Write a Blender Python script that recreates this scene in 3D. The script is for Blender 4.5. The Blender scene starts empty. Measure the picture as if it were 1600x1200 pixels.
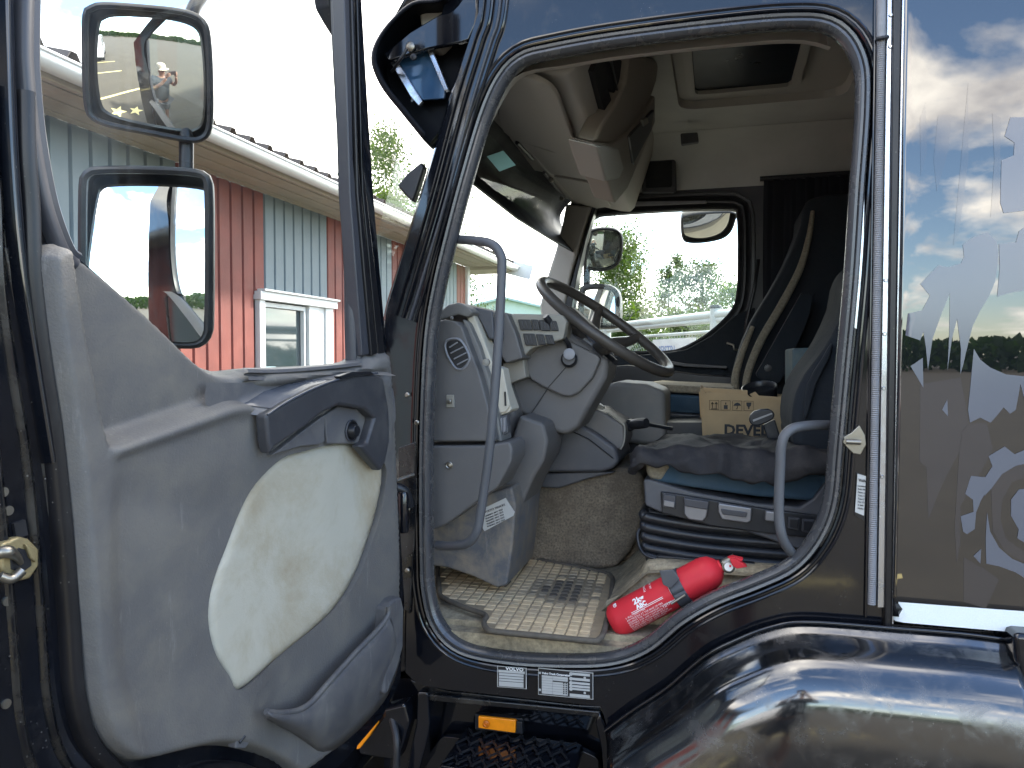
import bpy, bmesh, math, random
from mathutils import Vector, Matrix, noise, geometry
import numpy as np
random.seed(7)
R = math.radians
scene = bpy.context.scene
COL = scene.collection

# ------------------------------------------------------------------ camera, sky, sun, exposure
CAM = Vector((0.0, -1.75, 1.75)); YAW = R(15.3); PITCH = R(1.94); FPX = 1180.0
cam_d = bpy.data.cameras.new('camera'); cam = bpy.data.objects.new('camera', cam_d); COL.objects.link(cam)
cam.location = CAM; cam.rotation_euler = (R(90) - PITCH, 0, YAW)
cam_d.sensor_width = 36; cam_d.lens = 36 * FPX / 1600; cam_d.clip_start = 0.02; cam_d.clip_end = 3000
scene.camera = cam
SUN_AZ = R(38)          # from +y towards +x
SUN_EL = R(41)
sun_d = bpy.data.lights.new('sun', 'SUN'); sun_d.energy = 2.2; sun_d.angle = R(4.0); sun_d.color = (1, .95, .87)
sun = bpy.data.objects.new('sun', sun_d); COL.objects.link(sun)
sdir = Vector((math.sin(SUN_AZ)*math.cos(SUN_EL), math.cos(SUN_AZ)*math.cos(SUN_EL), math.sin(SUN_EL)))
sun.rotation_euler = sdir.to_track_quat('Z', 'Y').to_euler(); sun.location = sdir*30
scene.view_settings.view_transform = 'Standard'; scene.view_settings.look = 'None'
scene.view_settings.gamma = 1; scene.view_settings.use_curve_mapping = False
scene.view_settings.exposure = 2.65
scene.render.film_transparent = False
scene.cycles.max_bounces = 10; scene.cycles.diffuse_bounces = 5; scene.cycles.transparent_max_bounces = 24
scene.cycles.use_denoising = True
scene.cycles.sample_clamp_indirect = 8

def nd(nt, t, **k):
    n = nt.nodes.new(t)
    for a, v in k.items():
        if hasattr(n, a): setattr(n, a, v)
    return n
def setin(n, **k):
    for a, v in k.items():
        n.inputs[a.replace('_', ' ')].default_value = v

world = bpy.data.worlds.new('World'); scene.world = world; world.use_nodes = True
nt = world.node_tree; nt.nodes.clear(); L = nt.links.new
out = nd(nt, 'ShaderNodeOutputWorld'); bg = nd(nt, 'ShaderNodeBackground'); L(bg.outputs[0], out.inputs[0])
sky = nd(nt, 'ShaderNodeTexSky'); sky.sky_type = 'NISHITA'; sky.sun_disc = False
sky.sun_elevation = SUN_EL; sky.sun_rotation = SUN_AZ; sky.air_density = 1.0; sky.dust_density = .35; sky.ozone_density = 2.6
tc = nd(nt, 'ShaderNodeTexCoord'); sep = nd(nt, 'ShaderNodeSeparateXYZ'); L(tc.outputs['Generated'], sep.inputs[0])
# project the direction onto a flat cloud layer
zc_ = nd(nt, 'ShaderNodeMath', operation='MAXIMUM'); L(sep.outputs[2], zc_.inputs[0]); zc_.inputs[1].default_value = 0.0
za = nd(nt, 'ShaderNodeMath', operation='ADD'); L(zc_.outputs[0], za.inputs[0]); za.inputs[1].default_value = 0.16
dx = nd(nt, 'ShaderNodeMath', operation='DIVIDE'); L(sep.outputs[0], dx.inputs[0]); L(za.outputs[0], dx.inputs[1])
dy = nd(nt, 'ShaderNodeMath', operation='DIVIDE'); L(sep.outputs[1], dy.inputs[0]); L(za.outputs[0], dy.inputs[1])
cmb = nd(nt, 'ShaderNodeCombineXYZ'); L(dx.outputs[0], cmb.inputs[0]); L(dy.outputs[0], cmb.inputs[1])
mp = nd(nt, 'ShaderNodeMapping'); L(cmb.outputs[0], mp.inputs[0]); mp.inputs['Location'].default_value = (1.3, 2.2, 0.4)
n1 = nd(nt, 'ShaderNodeTexNoise'); L(mp.outputs[0], n1.inputs['Vector']); setin(n1, Scale=1.15, Detail=9, Roughness=.56, Distortion=.25)
r1 = nd(nt, 'ShaderNodeValToRGB'); bia = nd(nt, 'ShaderNodeMath', operation='MULTIPLY_ADD'); L(sep.outputs[1], bia.inputs[0]); bia.inputs[1].default_value = .085; L(n1.outputs[0], bia.inputs[2]); L(bia.outputs[0], r1.inputs[0])
r1.color_ramp.elements[0].position = .462; r1.color_ramp.elements[0].color = (0, 0, 0, 1)
r1.color_ramp.elements[1].position = .575; r1.color_ramp.elements[1].color = (1, 1, 1, 1)
n2 = nd(nt, 'ShaderNodeTexNoise'); L(mp.outputs[0], n2.inputs['Vector']); setin(n2, Scale=3.2, Detail=6, Roughness=.55)
r2 = nd(nt, 'ShaderNodeValToRGB'); L(n2.outputs[0], r2.inputs[0])
r2.color_ramp.elements[0].position = .3; r2.color_ramp.elements[0].color = (5.6, 5.4, 5.4, 1)
r2.color_ramp.elements[1].position = .68; r2.color_ramp.elements[1].color = (13.0, 12.2, 10.9, 1)
mx = nd(nt, 'ShaderNodeMix', data_type='RGBA'); L(r1.outputs[0], mx.inputs[0]); L(sky.outputs[0], mx.inputs[6]); L(r2.outputs[0], mx.inputs[7])
L(mx.outputs[2], bg.inputs[0]); bg.inputs[1].default_value = .11

# ------------------------------------------------------------------ pixel measuring helpers (photo pixels, 1600 x 1200)
Fv = Vector((-math.sin(YAW)*math.cos(PITCH), math.cos(YAW)*math.cos(PITCH), -math.sin(PITCH)))
Rv = Vector((math.cos(YAW), math.sin(YAW), 0)); Uv = Rv.cross(Fv)
def ray(px, py): return Fv + Rv*((px-800)/FPX) - Uv*((py-600)/FPX)
def hit(px, py, P0, N):
    d = ray(px, py); return CAM + d*((P0-CAM).dot(N)/d.dot(N))
def ry(px, py, Y): return hit(px, py, Vector((0, Y, 0)), Vector((0, 1, 0)))
def rx(px, py, X): return hit(px, py, Vector((X, 0, 0)), Vector((1, 0, 0)))
def rz(px, py, Z): return hit(px, py, Vector((0, 0, Z)), Vector((0, 0, 1)))
def rt(px, py, t): return CAM + ray(px, py)*t

class Frame:
    """a measuring plane: e1, e2 in the plane, n its normal (towards the viewer)"""
    def __init__(s, O, e1, e2, n): s.O, s.e1, s.e2, s.n = Vector(O), Vector(e1).normalized(), Vector(e2).normalized(), Vector(n).normalized()
    def ab(s, px, py, off=0.0):
        p = hit(px, py, s.O + s.n*off, s.n) - s.O
        return (p.dot(s.e1), p.dot(s.e2))
    def p(s, a, b, off=0.0): return s.O + s.e1*a + s.e2*b + s.n*off
    def px(s, px, py, off=0.0): a, b = s.ab(px, py, off); return s.p(a, b, off)
def YF(Y): return Frame((0, Y, 0), (1, 0, 0), (0, 0, 1), (0, -1, 0))
def XF(X): return Frame((X, 0, 0), (0, 1, 0), (0, 0, 1), (1, 0, 0))
DE = Vector((-.11, -.994, 0)).normalized(); DN = Vector((.994, -.11, 0)).normalized()
DF = Frame((-.73, -.02, 0), DE, (0, 0, 1), DN)     # the open door's plane, off > 0 towards its inside

def cr(pts, n=8, closed=True):
    """Catmull-Rom through points of any dimension"""
    P = [np.array(p, float) for p in pts]; m = len(P); out = []
    rng = range(m) if closed else range(m-1)
    for i in rng:
        p0 = P[(i-1) % m] if closed or i > 0 else P[i]; p1 = P[i]; p2 = P[(i+1) % m]; p3 = P[(i+2) % m] if closed or i+2 < m else P[(i+1) % m]
        for k in range(n):
            t = k/n
            out.append(.5*((2*p1) + (-p0+p2)*t + (2*p0-5*p1+4*p2-p3)*t*t + (-p0+3*p1-3*p2+p3)*t**3))
    if not closed: out.append(P[-1])
    return [tuple(p) for p in out]
def resample(pts, n, closed=True):
    P = np.array(pts, float)
    if closed: P = np.vstack([P, P[:1]])
    d = np.r_[0, np.cumsum(np.linalg.norm(np.diff(P, axis=0), axis=1))]
    s = np.linspace(0, d[-1], n+1)[:-1] if closed else np.linspace(0, d[-1], n)
    return [tuple(np.interp(v, d, P[:, k]) for k in range(P.shape[1])) for v in s]
def rounded(pts, r, seg=4):
    """round the corners of a 2D polygon by cutting distance r"""
    out = []; m = len(pts)
    for i in range(m):
        p0, p1, p2 = (Vector(pts[(i+k) % m]) for k in (-1, 0, 1))
        a = (p0-p1); b = (p2-p1); ra = min(r, a.length*.45); rb = min(r, b.length*.45)
        A = p1 + a.normalized()*ra; B = p1 + b.normalized()*rb
        for k in range(seg+1):
            t = k/seg; q = A*(1-t)**2 + p1*2*t*(1-t) + B*t*t; out.append(tuple(q))
    return out
def inside(p, poly):
    x, y = p[0], p[1]; c = False; j = len(poly)-1
    for i in range(len(poly)):
        xi, yi = poly[i][0], poly[i][1]; xj, yj = poly[j][0], poly[j][1]
        if (yi > y) != (yj > y) and x < (xj-xi)*(y-yi)/(yj-yi)+xi: c = not c
        j = i
    return c
_dc = {}
def dseg(p, line, closed=False):
    k = (id(line), closed)
    if k not in _dc:
        P = np.array([q[:2] for q in line], float); Q = np.roll(P, -1, axis=0)
        if not closed: P, Q = P[:-1], Q[:-1]
        D = Q-P; _dc[k] = (P, D, np.maximum((D*D).sum(1), 1e-12), line)
    P, D, L2, _ = _dc[k]
    px = p[0]-P[:, 0]; py = p[1]-P[:, 1]
    t = np.clip((px*D[:, 0]+py*D[:, 1])/L2, 0, 1)
    return float(np.sqrt(((px-t*D[:, 0])**2+(py-t*D[:, 1])**2).min()))
def sstep(a, b, x):
    t = max(0, min(1, (x-a)/(b-a))); return t*t*(3-2*t)

# ------------------------------------------------------------------ object helpers
def root_loc(o):
    v = Vector((0, 0, 0))
    while o is not None: v += o.location; o = o.parent
    return v
def tag(o, label=None, cat=None, group=None, kind=None):
    for k, v in (('label', label), ('category', cat), ('group', group), ('kind', kind)):
        if v: o[k] = v
    return o
def thing(name, label, cat, loc=(0, 0, 0), group=None):
    o = bpy.data.objects.new(name, None); COL.objects.link(o); o.location = loc; o.empty_display_size = .1
    return tag(o, label, cat, group)
def mk(name, V, F, mat, parent=None, smooth=35, bevel=0, bseg=2, sub=0, solid=0, mats=None, fm=None, origin=None):
    base = root_loc(parent) if parent else (Vector(origin) if origin else Vector((0, 0, 0)))
    me = bpy.data.meshes.new(name)
    me.from_pydata([tuple(Vector(v)-base) for v in V], [], F)
    for m in (mats or [mat]): me.materials.append(m)
    if fm: me.polygons.foreach_set('material_index', fm)
    bm = bmesh.new(); bm.from_mesh(me); bmesh.ops.recalc_face_normals(bm, faces=bm.faces); bm.to_mesh(me); bm.free()
    me.validate(); me.update()
    o = bpy.data.objects.new(name, me); COL.objects.link(o)
    if parent: o.parent = parent
    else: o.location = base
    if smooth:
        me.shade_smooth()
        if smooth < 180: me.set_sharp_from_angle(angle=R(smooth))
    if solid:
        m = o.modifiers.new('solid', 'SOLIDIFY'); m.thickness = solid; m.offset = 0
    if bevel:
        m = o.modifiers.new('bevel', 'BEVEL'); m.width = bevel; m.segments = bseg; m.limit_method = 'ANGLE'; m.angle_limit = R(30)
        m.harden_normals = True
    if sub:
        m = o.modifiers.new('sub', 'SUBSURF'); m.levels = sub; m.render_levels = sub
    return o
def boxv(c, s, rot=None):
    V = []
    for i in (-1, 1):
        for j in (-1, 1):
            for k in (-1, 1):
                v = Vector((i*s[0]/2, j*s[1]/2, k*s[2]/2))
                if rot is not None: v = rot @ v
                V.append(v+Vector(c))
    return V, [(0, 1, 3, 2), (4, 6, 7, 5), (0, 4, 5, 1), (2, 3, 7, 6), (0, 2, 6, 4), (1, 5, 7, 3)]
def box(name, c, s, mat, parent=None, rot=None, bevel=0, **k):
    V, F = boxv(c, s, rot); return mk(name, V, F, mat, parent, bevel=bevel, **k)
class MB:
    def __init__(s): s.V = []; s.F = []; s.M = []
    def add(s, V, F, m=0):
        n = len(s.V); s.V += [Vector(v) for v in V]; s.F += [tuple(i+n for i in f) for f in F]; s.M += [m]*len(F); return s
    def box(s, c, sz, rot=None, m=0): return s.add(*boxv(c, sz, rot), m)
    def build(s, name, mat, parent=None, **k):
        if isinstance(mat, (list, tuple)): k['mats'] = list(mat); k['fm'] = s.M; mat = mat[0]
        return mk(name, s.V, s.F, mat, parent, **k)
def prismv(pts, vec):
    n = len(pts); V = [Vector(p) for p in pts] + [Vector(p)+Vector(vec) for p in pts]
    F = [tuple(range(n)), tuple(range(2*n-1, n-1, -1))] + [(i, (i+1) % n, n+(i+1) % n, n+i) for i in range(n)]
    return V, F
def slab(name, fr, pix, o0, o1, mat, parent=None, rnd=0, smooth_pts=0, bevel=0, **k):
    """outline measured in photo pixels on the plane fr at offset o1 (its front), extruded back to o0"""
    if smooth_pts: pix = cr(pix, smooth_pts)
    ab = [fr.ab(x, y, o1) for x, y in pix]
    if rnd: ab = rounded(ab, rnd)
    V, F = prismv([fr.p(a, b, o1) for a, b in ab], fr.n*(o0-o1))
    return mk(name, V, F, mat, parent, bevel=bevel, **k)
def grid(curves, closed_u=False, closed_v=False):
    n = len(curves[0]); m = len(curves); V = [Vector(p) for c in curves for p in c]; F = []
    for j in range(m if closed_v else m-1):
        for i in range(n if closed_u else n-1):
            j2 = (j+1) % m; i2 = (i+1) % n
            F.append((j*n+i, j*n+i2, j2*n+i2, j2*n+i))
    return V, F
def tubev(pts, r, seg=12, cap=True, n=0, closed=False, flat=None):
    if n: pts = cr(pts, n, closed)
    P = [Vector(p) for p in pts]; m = len(P); rings = []; prev = None
    rr = r if hasattr(r, '__len__') else [r]*m
    if len(rr) != m: rr = [float(np.interp(i/(m-1), np.linspace(0, 1, len(rr)), rr)) for i in range(m)]
    for i in range(m):
        T = (P[(i+1) % m]-P[i-1]) if closed else (P[min(i+1, m-1)]-P[max(i-1, 0)])
        T.normalize()
        if prev is None:
            a = Vector((0, 0, 1)) if abs(T.z) < .9 else Vector((1, 0, 0)); U = T.cross(a).normalized()
        else: U = (prev - T*prev.dot(T)).normalized()
        prev = U; W = T.cross(U)
        rings.append([P[i] + (U*math.cos(2*math.pi*k/seg) + W*math.sin(2*math.pi*k/seg))*rr[i] for k in range(seg)])
    V, F = grid(rings, True, closed)
    if cap and not closed:
        F.append(tuple(range(seg-1, -1, -1))); F.append(tuple((m-1)*seg+k for k in range(seg)))
    return V, F
def tube(name, pts, r, mat, parent=None, seg=12, n=0, closed=False, **k):
    V, F = tubev(pts, r, seg, True, n, closed); return mk(name, V, F, mat, parent, smooth=k.pop('smooth', 60), **k)
def lathev(prof, O, ax, seg=24, cap=True):
    ax = Vector(ax).normalized(); a = Vector((0, 0, 1)) if abs(ax.z) < .9 else Vector((1, 0, 0)); U = ax.cross(a).normalized(); W = ax.cross(U); O = Vector(O)
    V, F = grid([[O+ax*h+(U*math.cos(2*math.pi*k/seg)+W*math.sin(2*math.pi*k/seg))*r for k in range(seg)] for r, h in prof], True)
    if cap: F += [tuple(range(seg-1, -1, -1)), tuple((len(prof)-1)*seg+k for k in range(seg))]
    return V, F
def lathe(name, prof, O, ax, mat, parent=None, seg=24, cap=True, **k):
    V, F = lathev(prof, O, ax, seg, cap); return mk(name, V, F, mat, parent, **k)
def ab_normals(c, closed=True):
    n = len(c); N = []
    for i in range(n):
        a = c[(i-1) % n] if closed or i > 0 else c[i]; b = c[(i+1) % n] if closed or i < n-1 else c[i]
        t = Vector((b[0]-a[0], b[1]-a[1])); t.normalize() if t.length else None
        N.append(Vector((t.y, -t.x)))
    area = sum(c[i][0]*c[(i+1) % n][1]-c[(i+1) % n][0]*c[i][1] for i in range(n))
    if area < 0: N = [-v for v in N]
    return N
def ringv(fr, c, prof, closed=True):
    """sweep a cross section [(outward, towards viewer)] along the contour c given in plane coordinates"""
    N = ab_normals(c, closed)
    return grid([[fr.p(c[i][0]+N[i].x*o, c[i][1]+N[i].y*o, d) for i in range(len(c))] for o, d in prof], closed)
def ring(name, fr, c, prof, mat, parent=None, closed=True, **k):
    V, F = ringv(fr, c, prof, closed); return mk(name, V, F, mat, parent, **k)
def offs(c, d):
    N = ab_normals(c); return [(p[0]+N[i].x*d, p[1]+N[i].y*d) for i, p in enumerate(c)]
def plate(name, fr, outer, holes, o0, o1, mat, parent=None, **k):
    """flat plate with holes; contours in plane coordinates"""
    loops = [outer]+holes
    tri = geometry.tessellate_polygon([[Vector((p[0], p[1], 0)) for p in l] for l in loops])
    flat = [p for l in loops for p in l]; n = len(flat)
    V = [fr.p(p[0], p[1], o1) for p in flat] + [fr.p(p[0], p[1], o0) for p in flat]
    F = [tuple(t) for t in tri] + [tuple(i+n for i in t[::-1]) for t in tri]
    s = 0
    for l in loops:
        m = len(l); F += [(s+i, s+(i+1) % m, n+s+(i+1) % m, n+s+i) for i in range(m)]; s += m
    return mk(name, V, F, mat, parent, **k)
def fieldv(fr, outline, hfun, spacing=10, holes=(), off=0.0, skirt=.02):
    """moulded surface: outline in photo pixels, height function of the pixel"""
    def dens(P):
        out = []
        for i in range(len(P)):
            p, q = P[i], P[(i+1) % len(P)]; m = max(1, round(math.dist(p, q)/(spacing*.8)))
            out += [(p[0]+(q[0]-p[0])*k/m, p[1]+(q[1]-p[1])*k/m) for k in range(m)]
        return out
    def thin(P):
        o = [P[0]]
        for p in P[1:]:
            if math.dist(p, o[-1]) > spacing*.35: o.append(p)
        return o
    O = dens(thin([tuple(p) for p in outline])); loops = [O]+[dens(thin([tuple(p) for p in h])) for h in holes]
    pts = []; edges = []
    for l in loops:
        s = len(pts); pts += l; edges += [(s+i, s+(i+1) % len(l)) for i in range(len(l))]
    nb = len(pts)
    xs = [p[0] for p in O]; ys = [p[1] for p in O]
    y = min(ys); row = 0
    while y < max(ys):
        x = min(xs) + (spacing/2 if row % 2 else 0)
        while x < max(xs):
            if inside((x, y), O) and not any(inside((x, y), h) for h in loops[1:]) and min(dseg((x, y), l, True) for l in loops) > spacing*.45: pts.append((x, y))
            x += spacing
        y += spacing*.87; row += 1
    res = geometry.delaunay_2d_cdt([Vector((p[0], p[1])) for p in pts], edges, [], 0, 1e-4)
    vs, fs = res[0], res[2]
    F = []
    for f in fs:
        c = (sum(vs[i][0] for i in f)/3, sum(vs[i][1] for i in f)/3)
        if inside(c, O) and not any(inside(c, h) for h in loops[1:]): F.append(tuple(f))
    V = []
    for v in vs:
        a, b = fr.ab(v[0], v[1], off); V.append(fr.p(a, b, off+hfun(v[0], v[1])))
    # skirt round the edge
    if skirt:
        cnt = {}
        for f in F:
            for i in range(3):
                e = (f[i], f[(i+1) % 3]); cnt[tuple(sorted(e))] = cnt.get(tuple(sorted(e)), 0)+1
        mp_ = {}
        for (a, b), c in cnt.items():
            if c == 1:
                for q in (a, b):
                    if q not in mp_: mp_[q] = len(V); V.append(V[q]-fr.n*skirt)
                F.append((a, b, mp_[b], mp_[a]))
    return V, F
def field(name, fr, outline, hfun, mat, parent=None, spacing=10, holes=(), off=0.0, skirt=.02, smooth=50, **k):
    V, F = fieldv(fr, outline, hfun, spacing, holes, off, skirt); return mk(name, V, F, mat, parent, smooth=smooth, **k)
def text(name, s, size, mat, parent, O, xd, yd, ext=.0006, align='LEFT', bold=0, mapf=None, sx=1.0):
    cu = bpy.data.curves.new(name, 'FONT'); cu.body = s; cu.size = size; cu.extrude = 0 if mapf else ext; cu.align_x = align; cu.offset = bold; cu.resolution_u = 2
    to = bpy.data.objects.new(name, cu); COL.objects.link(to)
    dg = bpy.context.evaluated_depsgraph_get(); me0 = to.evaluated_get(dg).to_mesh()
    V = [v.co.copy() for v in me0.vertices]; F = [tuple(p.vertices) for p in me0.polygons]
    to.evaluated_get(dg).to_mesh_clear(); bpy.data.objects.remove(to); bpy.data.curves.remove(cu)
    xd = Vector(xd).normalized(); yd = Vector(yd).normalized(); zd = xd.cross(yd)
    if mapf: W = [mapf(v.x*sx, v.y) for v in V]
    else: W = [Vector(O)+xd*v.x*sx+yd*v.y+zd*v.z for v in V]
    return mk(name, W, F, mat, parent, smooth=0)
def copy_tree(o, parent=None, **tags):
    c = o.copy(); COL.objects.link(c); c.parent = parent
    for ch in list(o.children): copy_tree(ch, c)
    for k, v in tags.items(): c[k] = v
    return c

# ------------------------------------------------------------------ materials
def M(name, col, rough=.5, metal=0.0, spec=.5, var=.12, vs=6.0, bump=0.0, bs=300.0, dirt=None, dcol=(.28, .23, .16), dscale=9.0, drough=.85, coat=0.0, wear=0.0, bump2=0.0, b2s=12.0, thr=.55, ior=1.45, speck=0.0, streak=0.0):
    m = bpy.data.materials.new(name); m.use_nodes = True; t = m.node_tree; t.nodes.clear(); l = t.links.new
    o = nd(t, 'ShaderNodeOutputMaterial'); b = nd(t, 'ShaderNodeBsdfPrincipled'); l(b.outputs[0], o.inputs[0])
    setin(b, Roughness=rough, Metallic=metal, Specular_IOR_Level=spec, IOR=ior, Coat_Weight=coat)
    g = nd(t, 'ShaderNodeNewGeometry'); P = g.outputs['Position']
    n = nd(t, 'ShaderNodeTexNoise'); l(P, n.inputs['Vector']); setin(n, Scale=vs, Detail=6, Roughness=.6)
    rr = nd(t, 'ShaderNodeMapRange'); l(n.outputs[0], rr.inputs[0]); setin(rr, From_Min=.3, From_Max=.7, To_Min=1-var, To_Max=1+var)
    mc = nd(t, 'ShaderNodeVectorMath', operation='SCALE'); mc.inputs[0].default_value = col; l(rr.outputs[0], mc.inputs[3])
    src = mc.outputs[0]; rsrc = None
    if dirt:
        n3 = nd(t, 'ShaderNodeTexNoise'); l(P, n3.inputs['Vector']); setin(n3, Scale=dscale, Detail=8, Roughness=.68, Distortion=.3)
        r3 = nd(t, 'ShaderNodeMapRange'); l(n3.outputs[0], r3.inputs[0]); setin(r3, From_Min=thr-.12, From_Max=thr+.14, To_Min=0, To_Max=dirt)
        mm = nd(t, 'ShaderNodeMix', data_type='RGBA'); l(r3.outputs[0], mm.inputs[0]); l(src, mm.inputs[6]); mm.inputs[7].default_value = (*dcol, 1)
        src = mm.outputs[2]
        mr = nd(t, 'ShaderNodeMapRange'); l(r3.outputs[0], mr.inputs[0]); setin(mr, From_Min=0, From_Max=1, To_Min=rough, To_Max=drough); rsrc = mr.outputs[0]
        if coat:
            mw = nd(t, 'ShaderNodeMapRange'); l(r3.outputs[0], mw.inputs[0]); setin(mw, From_Min=0, From_Max=1, To_Min=coat, To_Max=0); l(mw.outputs[0], b.inputs['Coat Weight'])
    if streak:
        mpn = nd(t, 'ShaderNodeMapping'); l(P, mpn.inputs[0]); mpn.inputs['Scale'].default_value = (55, 55, 7); mpn.inputs['Rotation'].default_value = (.25, .1, 0)
        ns = nd(t, 'ShaderNodeTexNoise'); l(mpn.outputs[0], ns.inputs['Vector']); setin(ns, Scale=1, Detail=5, Roughness=.75)
        rs = nd(t, 'ShaderNodeMapRange'); l(ns.outputs[0], rs.inputs[0]); setin(rs, From_Min=.60, From_Max=.74, To_Min=0, To_Max=streak)
        ms_ = nd(t, 'ShaderNodeMix', data_type='RGBA'); l(rs.outputs[0], ms_.inputs[0]); l(src, ms_.inputs[6]); ms_.inputs[7].default_value = (.26, .25, .23, 1); src = ms_.outputs[2]
    if speck:
        vo_ = nd(t, 'ShaderNodeTexVoronoi'); l(P, vo_.inputs['Vector']); setin(vo_, Scale=95)
        rv = nd(t, 'ShaderNodeMapRange'); l(vo_.outputs['Distance'], rv.inputs[0]); setin(rv, From_Min=.13, From_Max=.06, To_Min=0, To_Max=1)
        nm = nd(t, 'ShaderNodeTexNoise'); l(P, nm.inputs['Vector']); setin(nm, Scale=14, Detail=3)
        rm = nd(t, 'ShaderNodeMapRange'); l(nm.outputs[0], rm.inputs[0]); setin(rm, From_Min=.50, From_Max=.62, To_Min=0, To_Max=speck)
        mu = nd(t, 'ShaderNodeMath', operation='MULTIPLY'); l(rv.outputs[0], mu.inputs[0]); l(rm.outputs[0], mu.inputs[1])
        mv = nd(t, 'ShaderNodeMix', data_type='RGBA'); l(mu.outputs[0], mv.inputs[0]); l(src, mv.inputs[6]); mv.inputs[7].default_value = (.22, .21, .19, 1); src = mv.outputs[2]
    l(src, b.inputs['Base Color'])
    if rsrc is None:
        mr = nd(t, 'ShaderNodeMapRange'); l(n.outputs[0], mr.inputs[0]); setin(mr, From_Min=.3, From_Max=.7, To_Min=rough*.88, To_Max=min(1, rough*1.15)); rsrc = mr.outputs[0]
    l(rsrc, b.inputs['Roughness'])
    bp_prev = None
    for st, sc, dist in ((bump, bs, .0008), (bump2, b2s, .01)):
        if st:
            nb = nd(t, 'ShaderNodeTexNoise'); l(P, nb.inputs['Vector']); setin(nb, Scale=sc, Detail=3, Roughness=.55)
            bp = nd(t, 'ShaderNodeBump'); l(nb.outputs[0], bp.inputs['Height']); setin(bp, Strength=st, Distance=dist)
            if bp_prev: l(bp_prev.outputs[0], bp.inputs['Normal'])
            bp_prev = bp
    if bp_prev: l(bp_prev.outputs[0], b.inputs['Normal'])
    return m
def glass_mat(name, tint=(1, 1, 1), f0=1.5, gloss=.02, graze=1.0, dirt=0.0, extra=0.0, dcol=(.6, .6, .58)):
    m = bpy.data.materials.new(name); m.use_nodes = True; t = m.node_tree; t.nodes.clear(); l = t.links.new
    o = nd(t, 'ShaderNodeOutputMaterial'); tr = nd(t, 'ShaderNodeBsdfTransparent'); tr.inputs[0].default_value = (*tint, 1)
    gl = nd(t, 'ShaderNodeBsdfGlossy'); gl.inputs['Roughness'].default_value = gloss
    ge = nd(t, 'ShaderNodeNewGeometry'); dt = nd(t, 'ShaderNodeVectorMath', operation='DOT_PRODUCT'); l(ge.outputs['Normal'], dt.inputs[0]); l(ge.outputs['Incoming'], dt.inputs[1])
    ab = nd(t, 'ShaderNodeMath', operation='ABSOLUTE'); l(dt.outputs['Value'], ab.inputs[0])
    om = nd(t, 'ShaderNodeMath', operation='SUBTRACT'); om.inputs[0].default_value = 1; l(ab.outputs[0], om.inputs[1])
    pw_ = nd(t, 'ShaderNodeMath', operation='POWER'); l(om.outputs[0], pw_.inputs[0]); pw_.inputs[1].default_value = 5
    r0 = ((f0-1)/(f0+1))**2+extra
    ad = nd(t, 'ShaderNodeMath', operation='MULTIPLY_ADD'); l(pw_.outputs[0], ad.inputs[0]); ad.inputs[1].default_value = (1-r0)*graze; ad.inputs[2].default_value = r0
    mx = nd(t, 'ShaderNodeMixShader'); l(ad.outputs[0], mx.inputs[0]); l(tr.outputs[0], mx.inputs[1]); l(gl.outputs[0], mx.inputs[2])
    last = mx
    if dirt:
        g = nd(t, 'ShaderNodeNewGeometry'); n = nd(t, 'ShaderNodeTexNoise'); l(g.outputs['Position'], n.inputs['Vector']); setin(n, Scale=7, Detail=8, Roughness=.7)
        r = nd(t, 'ShaderNodeMapRange'); l(n.outputs[0], r.inputs[0]); setin(r, From_Min=.45, From_Max=.75, To_Min=dirt*.15, To_Max=dirt)
        df = nd(t, 'ShaderNodeBsdfDiffuse'); df.inputs[0].default_value = (*dcol, 1)
        m2 = nd(t, 'ShaderNodeMixShader'); l(r.outputs[0], m2.inputs[0]); l(mx.outputs[0], m2.inputs[1]); l(df.outputs[0], m2.inputs[2]); last = m2
    l(last.outputs[0], o.inputs[0]); return m

m_paint = M('black_paint', (.005, .006, .009), rough=.07, spec=.5, ior=1.6, var=.2, bump2=.012, b2s=9, dirt=.3, thr=.66, dcol=(.03, .028, .026), dscale=14, speck=.35)
m_paintdirty = M('dirty_black_paint', (.007, .008, .010), rough=.16, spec=.5, ior=1.5, var=.3, bump2=.03, b2s=14, dirt=.8, thr=.57, dcol=(.045, .038, .028), dscale=11, speck=.9)
m_panel = M('side_panel_paint', (.006, .007, .010), rough=.012, spec=.5, ior=2.02, var=.1, bump2=.004, b2s=4)
m_fender = M('fender_paint', (.005, .006, .008), rough=.10, spec=.5, ior=2.15, var=.1, bump2=.012, b2s=5, dirt=.4, thr=.60, dcol=(.04, .04, .042), dscale=16, speck=.6)
m_decal = M('grey_decal', (.10, .112, .14), rough=.16, spec=.5, ior=1.7, var=.03)
m_decal2 = M('dark_decal', (.022, .022, .028), rough=.05, spec=.5, ior=1.95, var=.05)
m_seal = M('rubber_seal', (.055, .056, .06), rough=.25, spec=.8, var=.12, dirt=.35, thr=.64, dcol=(.16, .14, .105), dscale=22, speck=.5)
m_rubber = M('black_rubber', (.010, .010, .012), rough=.32, var=.25, dirt=.3, thr=.64, dcol=(.035, .033, .03), dscale=25, speck=.7)
m_channel = M('window_channel', (.048, .050, .058), rough=.34, var=.06, dirt=.15, thr=.66, dcol=(.09, .085, .08), dscale=30)
m_lining = M('door_lining_plastic', (.120, .116, .111), rough=.55, spec=.45, var=.1, vs=5, bump=1.0, bs=300, dirt=.6, thr=.55, dcol=(.19, .175, .145), dscale=9, streak=.5, speck=.5)
m_cream = M('cream_insert_vinyl', (.46, .44, .36), rough=.5, var=.05, bump=.5, bs=380, dirt=.8, thr=.53, dcol=(.31, .25, .15), dscale=4.5)
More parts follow.
